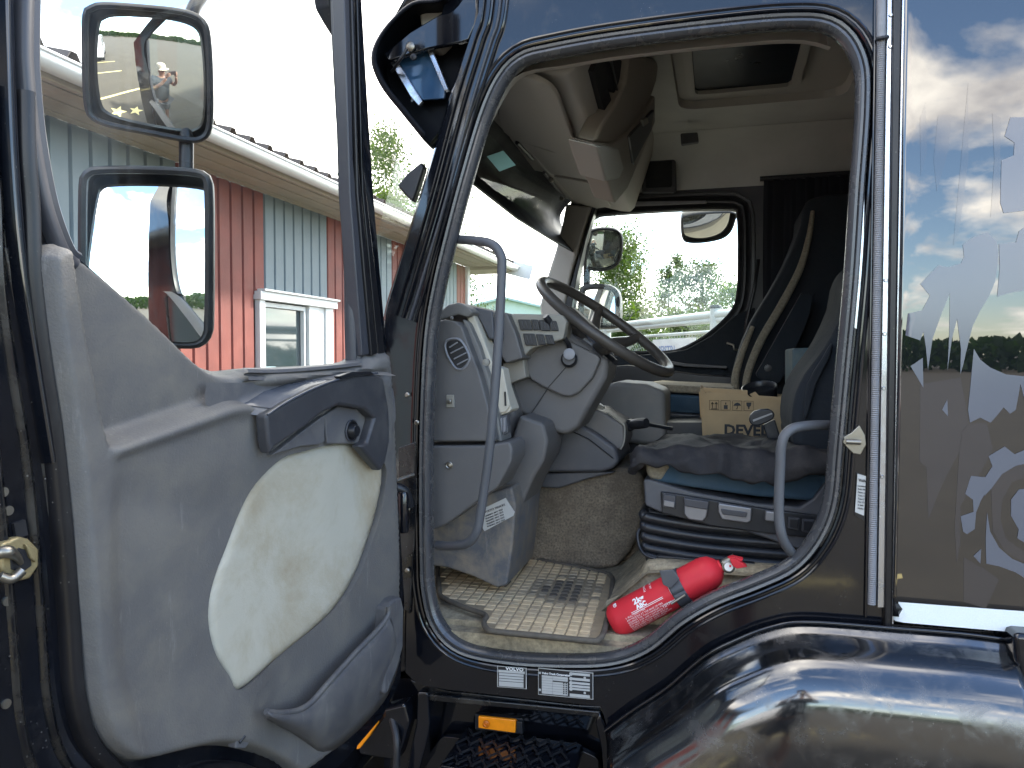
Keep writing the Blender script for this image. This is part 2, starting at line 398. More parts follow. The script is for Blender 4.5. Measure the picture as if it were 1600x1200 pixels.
m_arm = M('armrest_plastic', (.043, .044, .049), rough=.40, spec=.5, var=.12, bump=.35, bs=600, dirt=.2, thr=.62, dcol=(.2, .19, .17), dscale=14)
m_armlt = M('armrest_trim', (.10, .10, .105), rough=.5, var=.12, bump=.4, bs=500, dirt=.35, thr=.56, dcol=(.26, .24, .2), dscale=10)
m_tray = M('tray_liner', (.07, .078, .095), rough=.22, spec=.7, var=.15)
m_pocket = M('pocket_plastic', (.078, .078, .083), rough=.52, var=.15, bump=.4, bs=450, dirt=.6, thr=.55, dcol=(.17, .16, .14), dscale=13, streak=.6)
m_dash = M('dash_plastic', (.116, .111, .107), rough=.52, var=.07, bump=.45, bs=520, dirt=.18, thr=.6, dcol=(.2, .19, .17), dscale=9)
m_dash2 = M('dash_plastic_dark', (.070, .072, .080), rough=.48, var=.1, bump=.4, bs=520, dirt=.2, thr=.6, dcol=(.2, .18, .15), dscale=12)
m_dashtop = M('dash_top', (.16, .155, .145), rough=.6, var=.1, bump=.4, bs=500, dirt=.3, thr=.55, dcol=(.26, .24, .2), dscale=9)
m_beige = M('beige_trim', (.50, .46, .37), rough=.5, var=.06, bump=.3, bs=400, dirt=.3, thr=.6, dcol=(.3, .26, .2), dscale=10)
m_taupe = M('taupe_switch_panel', (.26, .245, .205), rough=.5, var=.06, bump=.3, bs=400)
m_head = M('headliner', (.50, .47, .41), rough=.85, var=.06, bump=.5, bs=700, bump2=.1, b2s=3)
m_head2 = M('headliner_grey', (.50, .50, .47), rough=.85, var=.08, bump=.5, bs=700)
m_shelf = M('roof_shelf_plastic', (.40, .38, .345), rough=.6, var=.05, bump=.35, bs=500)
m_shelf2 = M('roof_shelf_brown', (.30, .265, .225), rough=.6, var=.05, bump=.35, bs=500)
m_black = M('black_plastic', (.014, .015, .018), rough=.36, var=.2, dirt=.2, thr=.6, dcol=(.08, .07, .06), dscale=20)
m_darkfab = M('dark_blue_fabric', (.011, .015, .020), rough=.9, var=.25, bump=.7, bs=900, bump2=.3, b2s=25)
m_blue = M('blue_seat_fabric', (.030, .062, .095), rough=.88, var=.15, bump=.7, bs=900, dirt=.25, thr=.58, dcol=(.12, .13, .13), dscale=10)
m_beigefab = M('beige_seat_fabric', (.19, .165, .12), rough=.92, var=.3, vs=120, bump=.8, bs=900)
m_curtain = M('dark_curtain', (.010, .012, .017), rough=.95, var=.2, bump=.4, bs=800)
m_jacket = M('black_jacket_cloth', (.016, .0155, .0175), rough=.72, spec=.35, var=.25, bump=.6, bs=1400, bump2=.25, b2s=40, dirt=.25, thr=.6, dcol=(.10, .09, .08), dscale=20)
m_carpet = M('dusty_carpet', (.20, .165, .12), rough=.95, var=.55, vs=150, bump=1.0, bs=420, dirt=.8, thr=.51, dcol=(.075, .060, .044), dscale=6)
m_floor = M('sandy_floor', (.36, .30, .20), rough=.9, var=.35, vs=90, bump=1.0, bs=300, dirt=.85, thr=.54, dcol=(.11, .095, .07), dscale=10, speck=.8)
m_mat = M('dusty_rubber_mat', (.60, .455, .27), rough=.9, var=.22, vs=25, bump=.9, bs=260, dirt=.85, thr=.55, dcol=(.36, .29, .20), dscale=14)
m_matdark = M('worn_rubber_mat', (.10, .085, .066), rough=.8, var=.3, vs=40, bump=.6, bs=260)
m_kick = M('scuffed_kick_panel', (.105, .110, .120), rough=.55, var=.2, dirt=.85, thr=.5, dcol=(.24, .20, .15), dscale=16, bump=.4, bs=300, streak=.7)
m_tubeg = M('grey_handle_coating', (.082, .085, .092), rough=.42, var=.08, bump=.3, bs=900)
m_wheelg = M('steering_wheel_rim', (.058, .051, .043), rough=.38, var=.12, bump=.35, bs=900)
m_chrome = M('bare_metal', (.30, .28, .24), rough=.3, metal=.9, var=.15, dirt=.4, thr=.58, dcol=(.25, .2, .13), dscale=40)
m_brass = M('yellowed_latch_metal', (.36, .29, .15), rough=.45, metal=.5, var=.25, dirt=.5, thr=.55, dcol=(.12, .09, .05), dscale=60)
m_silver = M('silver_lever', (.22, .22, .23), rough=.35, metal=.55, var=.1)
m_red = M('extinguisher_red', (.60, .028, .04), rough=.48, spec=.3, var=.05, dirt=.12, thr=.62, dcol=(.3, .1, .08), dscale=30)
m_white = M('white_print', (.82, .82, .80), rough=.55, var=.04)
m_offw = M('white_sticker', (.46, .46, .44), rough=.5, var=.08)
m_inkb = M('black_print', (.015, .015, .017), rough=.5, var=.05)
m_card = M('cardboard', (.44, .31, .165), rough=.85, var=.08, vs=20, bump=.3, bs=300)
m_orange = M('orange_lens', (.95, .30, .01), rough=.2, spec=.7, var=.1, vs=40)
m_conduit = M('grey_conduit', (.22, .22, .23), rough=.4, var=.1, dirt=.3, thr=.6, dcol=(.08, .07, .06), dscale=30)
m_reflect = M('reflective_tape', (.78, .84, .86), rough=.35, var=.05, vs=400, bump=.4, bs=700)
m_alu = M('polished_strip', (.50, .52, .56), rough=.16, metal=.85, var=.1, dirt=.3, thr=.6, dcol=(.1, .09, .08), dscale=30)
m_mirror = M('mirror_glass', (.88, .9, .9), rough=.004, metal=1.0, var=0.0)
m_winglass = glass_mat('door_window_glass', (.96, .98, .975), 1.45, dirt=.022)
m_shield = glass_mat('windscreen_glass', (.93, .97, .96), 1.35, graze=.35, dirt=.012)
m_smoke = glass_mat('smoked_acrylic', (.08, .15, .26), 1.6, gloss=.05)
m_hatch = M('hatch_glass', (.010, .014, .022), rough=.3, spec=.15)
m_net = M('black_net', (.018, .019, .022), rough=.8, var=.5, vs=80)
m_redb = M('red_painted_cladding', (.185, .046, .033), rough=.6, var=.16, vs=3, streak=.22, dirt=.4, thr=.6, dcol=(.30, .10, .075), dscale=3)
m_greyb = M('blue_grey_cladding', (.155, .195, .212), rough=.55, var=.08, vs=3, dirt=.25, thr=.6, dcol=(.2, .24, .25), dscale=3)
m_trim = M('white_painted_trim', (.62, .63, .62), rough=.4, var=.05, dirt=.2, thr=.62, dcol=(.5, .48, .4), dscale=8)
m_soffit = M('cream_soffit_board', (.36, .32, .25), rough=.7, var=.08, dirt=.3, thr=.58, dcol=(.42, .33, .2), dscale=6)
m_roof = M('brown_roof_sheet', (.05, .038, .033), rough=.5, var=.2)
m_ground = M('gravelly_asphalt', (.082, .073, .055), rough=.92, var=.12, vs=.6, bump=.9, bs=90, dirt=.5, thr=.54, dcol=(.06, .055, .044), dscale=1.4)
m_line = M('faded_yellow_line', (.70, .60, .26), rough=.8, var=.15, dirt=.6, thr=.55, dcol=(.3, .27, .2), dscale=9)
m_grass = M('rough_grass', (.07, .11, .03), rough=.95, var=.4, vs=2)
m_bark = M('birch_bark', (.55, .53, .48), rough=.8, var=.3, vs=9, dirt=.8, thr=.6, dcol=(.06, .05, .04), dscale=7)
def leafm(name, c):
    m = M(name, c, rough=.55, var=.45, vs=2.2); t = m.node_tree
    b = next(n for n in t.nodes if n.type == 'BSDF_PRINCIPLED'); o = next(n for n in t.nodes if n.type == 'OUTPUT_MATERIAL')
    tr = nd(t, 'ShaderNodeBsdfTranslucent'); tr.inputs[0].default_value = (c[0]*2.2, c[1]*2.2, c[2]*1.2, 1)
    mx = nd(t, 'ShaderNodeMixShader'); mx.inputs[0].default_value = .45
    t.links.new(b.outputs[0], mx.inputs[1]); t.links.new(tr.outputs[0], mx.inputs[2]); t.links.new(mx.outputs[0], o.inputs[0]); return m
m_leaf = leafm('birch_leaves', (.050, .082, .012)); m_leaf2 = leafm('pale_birch_leaves', (.045, .072, .026)); m_leaf3 = leafm('dark_leaves', (.025, .048, .018))
m_fence = M('white_fence_pipe', (.42, .44, .42), rough=.4, var=.08)
m_wire = M('fence_wire', (.25, .3, .26), rough=.5, metal=.3)
m_pale = M('pale_mint_house', (.50, .60, .57), rough=.7, var=.05)
m_skin = M('skin', (.30, .17, .12), rough=.5, var=.08); m_shirt = M('dark_shirt', (.03, .04, .05), rough=.9, var=.2, bump2=.3, b2s=30)
m_trouser = M('grey_shorts', (.12, .13, .14), rough=.9, var=.2); m_cap = M('beige_cap', (.5, .46, .38), rough=.8)
m_van = M('silver_van_paint', (.55, .56, .58), rough=.25, coat=.6, var=.04); m_carblue = M('dark_blue_car_paint', (.02, .04, .09), rough=.15, coat=.8)
m_tyre = M('tyre_rubber', (.02, .02, .02), rough=.8)
m_wglass = M('building_window_glass', (.03, .045, .05), rough=.04, spec=.9, ior=1.6)
m_interior = M('dim_room', (.12, .13, .13), rough=.9, var=.4, vs=2)

m_visor = M('visor_plastic', (.006, .007, .010), rough=.5, spec=.12, var=.15)
m_acryl = M('acrylic_painted_sky', (.025, .065, .13), rough=.08, spec=.7, var=.2, vs=8)  # blue is sky light through smoked acrylic, painted into an opaque colour
m_base = M('mat_groove', (.30, .235, .15), rough=.9, var=.2, vs=30)
m_matmid = M('half_worn_rubber_mat', (.27, .22, .15), rough=.85, var=.3, vs=40, bump=.6, bs=260)
# ================================================================== THE TRUCK: body side
ZC = CAM.z
truck = thing('truck', 'black truck cab seen from the driver side with its door wide open', 'truck', (-.3, 1.05, 0))
Y0 = YF(0.0)
OPEN = [(676, 868), (679, 925), (693, 972), (728, 1003), (800, 1017), (890, 1021), (955, 1017), (1005, 998), (1055, 957), (1110, 925),
        (1180, 897), (1230, 872), (1264, 832), (1284, 780), (1292, 700), (1302, 590), (1316, 440), (1325, 300), (1334, 170), (1330, 100), (1296, 54),
        (1230, 46), (1100, 57), (950, 76), (860, 92), (820, 103), (793, 130), (768, 185), (738, 285), (714, 375), (695, 455), (683, 530), (677, 640), (675, 760)]
oc = resample([Y0.ab(x, y) for x, y in cr(OPEN, 6)], 260)
seal_prof = [(.004, -.020), (.002, .000), (.005, .010), (.012, .016), (.0175, .0145), (.019, .011), (.0215, .0165), (.027, .018), (.031, .010), (.032, -.004)]
ring('door_seal', Y0, oc, seal_prof, m_seal, truck, smooth=50)
frame_prof = [(.030, -.012), (.033, -.012), (.035, .002), (.037, .0075), (.040, .009), (.043, .0075), (.045, .0035), (.048, .0035), (.050, .0065), (.0525, .0075), (.056, .006), (.058, .0)]
ring('door_frame', Y0, oc, frame_prof, m_paint, truck, smooth=40)
ring('inner_jamb', Y0, oc, [(.008, .0), (.016, -.02), (.035, -.05), (.06, -.08)], m_rubber, truck, smooth=50)
# ribs of the opening's upper corner, then the flat body skin round it
outer = [(757, -170), (748, 20), (722, 100), (690, 205), (661, 300), (630, 400), (606, 480), (601, 520), (614, 560), (622, 640), (640, 800), (636, 940),
         (634, 1050), (652, 1068), (700, 1077), (800, 1088), (900, 1099), (940, 1104), (950, 1140), (985, 1108), (1040, 1070), (1100, 1020), (1165, 988), (1240, 970), (1330, 974), (1388, 980), (1386, 500), (1392, -180)]
ob = [Y0.ab(x, y) for x, y in outer]
hole = offs(oc, .041)
for i in range(3):       # relax the offset contour
    hole = [((hole[k-1][0]+hole[k][0]*2+hole[(k+1) % len(hole)][0])/4, (hole[k-1][1]+hole[k][1]*2+hole[(k+1) % len(hole)][1])/4) for k in range(len(hole))]
# keep the flat skin inside its outer edge
def clampin(p):
    return p
plate('body_side', Y0, ob, [resample(hole, 160)], -.035, .002, m_paint, truck, smooth=0, bevel=.004)
# long mouldings that follow the a-pillar
for k, (d0, w, hgt, mt) in enumerate([(.012, .006, .010, m_paint), (.030, .010, .012, m_paint), (.050, .008, .008, m_channel), (.066, .008, .010, m_paint)]):
    line = [(757, -120), (748, 15), (735, 62), (705, 160), (668, 300), (636, 410), (612, 490)]
    A = cr([Y0.ab(x, y) for x, y in line], 8, False)
    N = ab_normals(A, False); sgn = 1 if N[0].x > 0 else -1
    c = [[Y0.p(A[i][0]+sgn*N[i].x*(d0+w*a), A[i][1]+sgn*N[i].y*(d0+w*a), .002+hgt*b) for i in range(len(A))] for a, b in ((0, 0), (.15, .8), (.5, 1), (.85, .8), (1, 0))]
    V, F = grid(c); mk('pillar_moulding', V, F, mt, truck, smooth=60)
# front corner face of the pillar, wrapping round to the windscreen
c1 = cr([Y0.ab(x, y) for x, y in [(757, -170), (748, 20), (722, 100), (690, 205), (661, 300), (630, 400), (606, 480), (601, 520)]], 5, False)
V, F = grid([[Y0.p(a, b, .002) for a, b in c1], [Y0.p(a-.012, b, -.012) for a, b in c1], [Y0.p(a-.022, b, -.035) for a, b in c1], [Y0.p(a-.024, b, -.075) for a, b in c1]])
mk('pillar_corner', V, F, m_paint, truck, smooth=80)
slab('corner_panel', YF(.03), [(601, 522), (640, 523), (636, 620), (640, 700), (636, 900), (634, 1050), (560, 1060), (560, 560)], -.03, 0, m_paint, truck, bevel=.006)
# jamb behind the door: bracket, hinge, cable bellows, bolts
slab('hinge_plate', YF(-.012), [(622, 700), (650, 690), (652, 780), (640, 960), (626, 950)], -.02, 0, m_paintdirty, truck, bevel=.003)
tube('door_check_strap', [ry(618, 752, -.06), ry(634, 746, -.03), ry(652, 740, .0)], .0055, m_chrome, truck)
V, F = lathev([(.0, 0), (.007, 0), (.007, .004), (.004, .006), (0, .006)], ry(646, 624, -.004), (0, -1, 0), 12)
for px_, py_ in ((637, 617), (638, 795), (637, 891), (652, 660)):
    V, F = lathev([(.001, 0), (.0062, 0), (.0062, .004), (.0035, .006), (.001, .006)], ry(px_, py_, -.018), (0, -1, 0), 12)
    mk('bolt', V, F, m_chrome, truck)
tube('hinge_arm', [ry(612, 760, -.06), ry(632, 768, -.04), ry(640, 790, -.02)], .013, m_black, truck, n=4)
lathe('hinge_barrel', [(.012, -.05), (.014, -.045), (.014, .045), (.012, .05)], ry(630, 800, -.045), (0, 0, 1), m_paint, truck)
# b-pillar details
slab('pillar_strip', YF(-.004), [(1322, 500), (1331, 330), (1338, 150), (1346, 150), (1352, 240), (1350, 400), (1343, 520)], -.004, .0, m_alu, truck, bevel=.0015)
slab('pillar_pad', YF(-.003), [(1303, 690), (1321, 520), (1343, 524), (1335, 660), (1330, 780), (1310, 840), (1280, 880), (1285, 820)], -.006, .0, m_paintdirty, truck, bevel=.004, smooth_pts=3)
cx0 = Y0.ab(1378, 0)[0]; cxa, cxb = Y0.ab(1379, -150), Y0.ab(1360, 948)
def xedge(px_top, px_bot, off=0.0):
    return Y0.ab(px_top, 0, off), Y0.ab(px_bot, 950, off)
def vstrip(name, t0, t1, b0, b1, ytop, ybot, o0, o1, mat, **k):
    return slab(name, Y0, [(t0-(0-ytop)*-.0, ytop), (t1, ytop), (b1, ybot), (b0, ybot)], o0, o1, mat, truck, **k)
vstrip('edge_flange', 1369, 1373, 1351, 1355, -180, 966, -.02, .012, m_paint, bevel=.002)
# ribbed conduit
A, B = Y0.px(1380, -150, .012), Y0.px(1362, 945, .012)
prof = []; n_r = 330; Lc = (B-A).length
for i in range(n_r*2+1): prof.append((.0088 if i % 2 else .0074, Lc*i/(n_r*2)))
V, F = lathev(prof, A, (B-A), 12); mk('ribbed_conduit', V, F, m_conduit, truck, smooth=60)
A2, B2 = Y0.px(1377, -150, .010), Y0.px(1377, 62, .012)
tube('conduit_sleeve', [A2, B2], .0098, m_conduit, truck)
tube('conduit_clip', [ry(1370, 61, -.018), ry(1378, 59, -.026), ry(1387, 58, -.016)], .004, m_black, truck, n=3)
vstrip('polished_strip', 1389, 1397, 1371, 1382, -180, 950, -.01, .012, m_alu, bevel=.002)
vstrip('gap_rubber', 1399, 1413, 1382, 1394, -200, 985, -.03, .020, m_rubber, bevel=.004)
for py_ in (24, 73, 438, 522, 607, 745):
    x_ = 1392-py_*.0185
    V, F = lathev([(.001, 0), (.0045, 0), (.003, .003), (.001, .003)], ry(x_, py_, -.012), (0, -1, 0), 10); mk('rivet', V, F, m_alu, truck)
# striker on the pillar
slab('striker_plate', YF(-.004), [(1315, 684), (1330, 676), (1343, 664), (1352, 680), (1354, 695), (1345, 711), (1333, 709), (1321, 697)], -.002, .006, m_chrome, truck, bevel=.002, smooth_pts=0)
A = ry(1322, 690, -.022); B = ry(1345, 691, -.022)
tube('striker_pin', [A, B], .0055, m_chrome, truck, seg=12)
for p_ in (A, B):
    tube('striker_post', [p_, p_+Vector((0, .016, 0))], .0055, m_chrome, truck, seg=10)
# paper label below the striker
fl = YF(-.006)
slab('pillar_label_backing', fl, [(1338, 738), (1354, 744), (1351, 814), (1335, 805)], -.003, .0, m_rubber, truck)
lb = slab('pillar_label', YF(-.010), [(1340, 740), (1353, 744), (1350, 806), (1336, 800)], -.001, .0, m_offw, truck)
o_ = ry(1341.5, 752, -.0108)
text('label_print', 'Volvo', .0085, m_inkb, lb, ry(1341.5, 752, -.0112), (1, 0, -.1), (0, 0, 1), bold=.0002)
for k in range(8):
    text('label_line', ['Lackfarbe', 'RAL 9005', 'Paint code', 'Trim No', 'Type FL', 'No 1542', 'E 240', 'Made in'][k], .0048, m_inkb, lb, ry(1340.5-.02*k, 760+5*k, -.0112), (1, 0, -.1), (0, 0, 1))

# ------------------------------------------------------------------ side panel with reflections and decals
def Xz(px, py, off=.020): return Y0.ab(px, py, off)
PF = YF(-.022)
pts_ = [(1413, -190), (1700, -260), (1900, -300), (1900, 1010), (1600, 986), (1393, 976)]
V = []; F = []
a0 = PF.ab(1413, 0)[0]
ztop = ZC+1.25; zl = [PF.ab(1393, 962)[1], PF.ab(1600, 978)[1]]
zbot = zl[0]
xa_top, xa_bot = PF.ab(1413, 0), PF.ab(1394, 976)
nx, nz = 60, 40; V = []
for j in range(nz+1):
    t = j/nz; z = ztop+(zbot-ztop)*t
    xl = xa_top[0]+(xa_bot[0]-xa_top[0])*((z-xa_top[1])/(xa_bot[1]-xa_top[1]))
    for i in range(nx+1):
        u = i/nx; x = xl + (1.9-xl)*u**1.3
        bulge = .010*math.sin(math.pi*min(1, u*1.6)/2) - .004*math.cos(t*5.0)
        edge = -.014*max(0, 1-(x-xl)/.012)
        V.append(PF.p(x, z, bulge+edge*0-.002))
F = [(j*(nx+1)+i, j*(nx+1)+i+1, (j+1)*(nx+1)+i+1, (j+1)*(nx+1)+i) for j in range(nz) for i in range(nx)]
panel = mk('side_panel', V, F, m_panel, truck, smooth=180, solid=.012)
def panel_off(x, z):
    xl = xa_top[0]+(xa_bot[0]-xa_top[0])*((z-xa_top[1])/(xa_bot[1]-xa_top[1])); u = max(0, (x-xl)/(1.9-xl))**(1/1.3); t = (z-ztop)/(zbot-ztop)
    return .010*math.sin(math.pi*min(1, u*1.6)/2) - .004*math.cos(t*5.0) - .014*max(0, 1-(x-xl)/.012)
def decal(name, pix, mat=m_decal, lift=.0):
    def hf(px, py):
        a, b = PF.ab(px, py, .006); return panel_off(a, b)+.0052+lift-.006
    V, F = fieldv(PF, pix, hf, 14, (), .006, 0)
    o = mk(name, V, F, mat, panel, smooth=180)
    def nr(v):
        e = .01; x, z = v.x, v.z; dx_ = (panel_off(x+e, z)-panel_off(x-e, z))/(2*e); dz_ = (panel_off(x, z+e)-panel_off(x, z-e))/(2*e)
        return Vector((-dx_, -1, -dz_)).normalized()
    base = root_loc(panel)
    sgn = -1 if sum(p.normal.y for p in o.data.polygons) > 0 else 1
    if sgn < 0: o.data.flip_normals()
    for p in o.data.polygons:
        if p.normal.y > 0: p.flip()
    o.data.update(); o.data.normals_split_custom_set_from_vertices([nr(v.co+base) for v in o.data.vertices]); return o
decal('gear_decal', [(1437, 444), (1465, 415), (1480, 418), (1500, 412), (1505, 402), (1503, 383), (1520, 371), (1541, 364), (1555, 378), (1558, 400), (1553, 440), (1543, 464), (1530, 485), (1518, 510), (1508, 550),
      (1503, 572), (1499, 585), (1500, 545), (1494, 498), (1486, 530), (1479, 580), (1482, 520), (1483, 458), (1470, 490), (1456, 530), (1449, 578), (1446, 545), (1442, 518), (1437, 532), (1414, 524), (1418, 490), (1440, 485), (1452, 462)])
decal('gear_decal', [(1559, 382), (1585, 380), (1590, 362), (1604, 352), (1640, 340), (1690, 372), (1690, 480), (1640, 462), (1604, 454), (1580, 457), (1556, 464), (1560, 420)])
decal('gear_decal', [(1640, 184), (1577, 185), (1568, 214), (1583, 224), (1582, 244), (1563, 252), (1561, 318), (1566, 334), (1600, 330), (1700, 330), (1700, 184)])
decal('gear_decal', [(1520, 545), (1530, 562), (1545, 574), (1570, 585), (1600, 588), (1660, 580), (1690, 640), (1640, 650), (1604, 640), (1598, 622), (1592, 600), (1585, 640), (1576, 646), (1566, 636), (1555, 650), (1546, 660), (1530, 652), (1514, 660), (1511, 640), (1515, 600)])
decal('gear_decal', [(1543, 712), (1568, 697), (1583, 709), (1604, 700), (1640, 700), (1640, 722), (1610, 722), (1585, 727), (1564, 740), (1548, 762), (1537, 774), (1538, 745), (1549, 728)])
decal('gear_decal', [(1516, 743), (1538, 745), (1538, 770), (1532, 780), (1524, 800), (1522, 826), (1510, 834), (1504, 830), (1500, 806), (1520, 799), (1519, 780), (1507, 771)])
decal('gear_decal', [(1541, 800), (1546, 830), (1560, 855), (1580, 872), (1604, 882), (1660, 890), (1700, 930), (1640, 950), (1604, 905), (1585, 893), (1560, 884), (1540, 880), (1539, 840)])
decal('gear_decal', [(1604, 762), (1590, 764), (1578, 780), (1578, 805), (1590, 826), (1588, 840), (1604, 850), (1640, 850), (1660, 800), (1640, 765)])
decal('gear_decal', [(1422, 572), (1441, 559), (1442, 606)]); decal('gear_decal', [(1471, 640), (1479, 624), (1480, 650)]); decal('gear_decal', [(1520, 868), (1532, 857), (1531, 880)])
for pl in ([(1437, 600), (1500, 590), (1512, 660), (1500, 700), (1470, 760), (1450, 812), (1447, 730), (1436, 720), (1437, 640)],
           [(1500, 670), (1512, 662), (1540, 660), (1550, 700), (1530, 740), (1500, 790), (1500, 850), (1494, 880), (1491, 820)],
           [(1505, 870), (1540, 890), (1560, 905), (1540, 950), (1505, 940)],
           [(1549, 178), (1562, 185), (1560, 330), (1546, 340), (1552, 250)], [(1507, 180), (1512, 130), (1512, 250), (1498, 360), (1488, 385)], [(1465, 180), (1486, 180), (1480, 240), (1463, 300), (1458, 250)],
           [(1547, 760), (1570, 730), (1604, 722), (1604, 745), (1580, 752), (1565, 780), (1562, 810), (1570, 840), (1604, 865), (1604, 880), (1570, 862), (1550, 830)],
           [(1437, 186), (1446, 160), (1448, 240), (1438, 275)]):
    decal('drip_decal', pl, m_decal2, -.0006)
tp = PF
decal('reflective_strip', [(1394, 940), (1600, 954), (1760, 966), (1760, 1001), (1600, 988), (1400, 972), (1393, 966)], m_reflect, .0006)
vstrip('panel_edge', 1413, 1416, 1394, 1396, -180, 975, .016, .024, m_alu)

# ------------------------------------------------------------------ sill, step well and fender
slab('sill_edge', YF(.015), [(640, 1062), (700, 1079), (800, 1090), (900, 1101), (940, 1103), (945, 1118), (900, 1112), (800, 1100), (655, 1086)], -.06, 0, m_paintdirty, truck, bevel=.004)
kx = [(945, 1142), (985, 1112), (1040, 1076), (1100, 1026), (1150, 1000), (1200, 981), (1260, 972), (1400, 982), (1500, 990), (1578, 1000)]
K = resample(cr(kx, 8, False), 60, False)
def fcurve(dy, dpx):
    fr = YF(dy); o = []
    for i, (x, y) in enumerate(K):
        o.append(fr.px(x+dpx[0], y+dpx[1]) if not callable(dpx) else fr.px(*dpx(x, y)))
    return o
# fender cross section: (towards the viewer, down) in metres
fsec = [(0.0, .0), (-.004, -.003), (.006, -.010), (.014, -.017), (.024, -.024), (.050, -.034), (.080, -.046), (.105, -.064), (.122, -.090), (.132, -.125), (.138, -.165), (.142, -.215), (.143, -.27), (.143, -.33)]
K3 = [Y0.px(x, y, .028) for x, y in K]
curves = []
for o, dz in fsec:
    row = []
    for i, p in enumerate(K3):
        a = K3[max(i-1, 0)]; b = K3[min(i+1, len(K3)-1)]; t = (b-a).normalized(); nn = Vector((t.z, 0, -t.x)); nn = nn if nn.z < 0 else -nn
        nn = (nn*.55+Vector((0, 0, -1))*.45).normalized()
        row.append(p+Vector((0, -o, 0))+nn*(-dz))
    curves.append(row)
V, F = grid(curves); fender = mk('fender', V, F, m_fender, truck, smooth=60, solid=.004)
tube('fender_lip', [p+Vector((0, -.003, .001)) for p in K3], .004, m_paint, truck, seg=8)
e0 = [c[0] for c in curves]
V, F = grid([e0, [p+Vector((.0, .16, 0)) for p in e0]]); mk('fender_inner_edge', V, F, m_paint, truck, smooth=60)
# wheel arch dark inside below
slab('wheel_arch_liner', YF(-.09), [(1190, 1205), (1230, 1187), (1300, 1181), (1400, 1182), (1480, 1192), (1560, 1212), (1600, 1260), (1150, 1260)], -.05, .012, m_rubber, truck, bevel=.01)
slab('fender_extension', YF(-.02), [(1583, 990), (1610, 992), (1750, 1000), (1750, 1200), (1618, 1200), (1604, 1130), (1590, 1070)], -.05, .06, m_paint, truck, bevel=.012)
slab('body_lower_skin', YF(.01), [(935, 1100), (985, 1070), (1040, 1030), (1100, 996), (1165, 972), (1240, 962), (1330, 966), (1390, 975), (1600, 990), (1760, 1005), (1760, 1060), (1300, 1060), (1000, 1200)], -.02, 0, m_paintdirty, truck, bevel=.003)
# recess
well = YF(.10)
slab('step_back_panel', well, [(600, 1060), (960, 1060), (960, 1300), (600, 1300)], -.02, 0, m_paint, truck)
slab('step_side_panel', YF(.0), [(652, 1082), (668, 1083), (672, 1130), (664, 1170), (650, 1220), (630, 1220), (650, 1130)], -.09, .012, m_paint, truck, bevel=.005, smooth_pts=0)
slab('step_end_panel', YF(.0), [(936, 1112), (948, 1140), (958, 1200), (964, 1260), (948, 1260), (940, 1180), (930, 1130)], -.09, .005, m_paint, truck, bevel=.006)
slab('well_roof', YF(.0), [(655, 1084), (800, 1098), (938, 1112), (938, 1122), (800, 1108), (655, 1094)], -.10, 0, m_paintdirty, truck, bevel=.004)
zt = ZC-.945
st = MB()
xa, xb = rz(700, 1170, zt).x, rz(905, 1180, zt).x
step = box('step_tread', ((xa+xb)/2, -.03, zt-.02), (xb-xa, .20, .03), m_paint, truck, bevel=.012, bseg=4)
for k in range(16):
    for j in range(4):
        st.box((xa+.02+(xb-xa-.04)*(k+.5*(j % 2))/16, -.1+j*.045, zt+.001), (.0035, .042, .004), Matrix.Rotation(R(35 if (k+j) % 2 else -35), 3, 'Z'))
st.build('tread_grip', m_black, step)
slab('step_riser', YF(.055), [(690, 1150), (900, 1168), (935, 1185), (940, 1240), (660, 1240), (668, 1180)], -.02, 0, m_paint, truck, rnd=.01, bevel=.006)
tube('wiring_tube', [ry(612, 1120, -.02), ry(620, 1160, -.05), ry(618, 1230, -.06)], .009, m_black, truck, n=5)
slab('step_bracket', YF(-.03), [(570, 1115), (632, 1100), (640, 1130), (622, 1190), (560, 1180), (556, 1140)], -.05, 0, m_paint, truck, bevel=.008)
slab('corner_marker_lens', YF(-.06), [(556, 1172), (560, 1158), (574, 1138), (587, 1127), (588, 1134), (576, 1152), (562, 1170)], -.02, 0, m_orange, truck, bevel=.003)
# side marker lamp
mk_f = YF(.045)
lamp = slab('marker_lamp_base', mk_f, [(742, 1116), (817, 1123), (817, 1148), (742, 1140)], -.01, .006, m_black, truck, bevel=.002)
slab('marker_lens', YF(.035), [(747, 1119), (806, 1125), (805, 1146), (747, 1138)], -.004, .006, m_orange, lamp, bevel=.003)
lathe('marker_reflector', [(.001, 0), (.009, .0), (.009, .003), (.006, .004), (.004, .002), (.001, .003)], ry(760, 1131, .026), (0, -1, 0), M('amber_dark', (.55, .14, .005), rough=.25), lamp, seg=20)
slab('marker_lamp_foot', YF(.034), [(807, 1127), (816, 1128), (816, 1147), (806, 1146)], -.006, .003, m_black, lamp, bevel=.002)
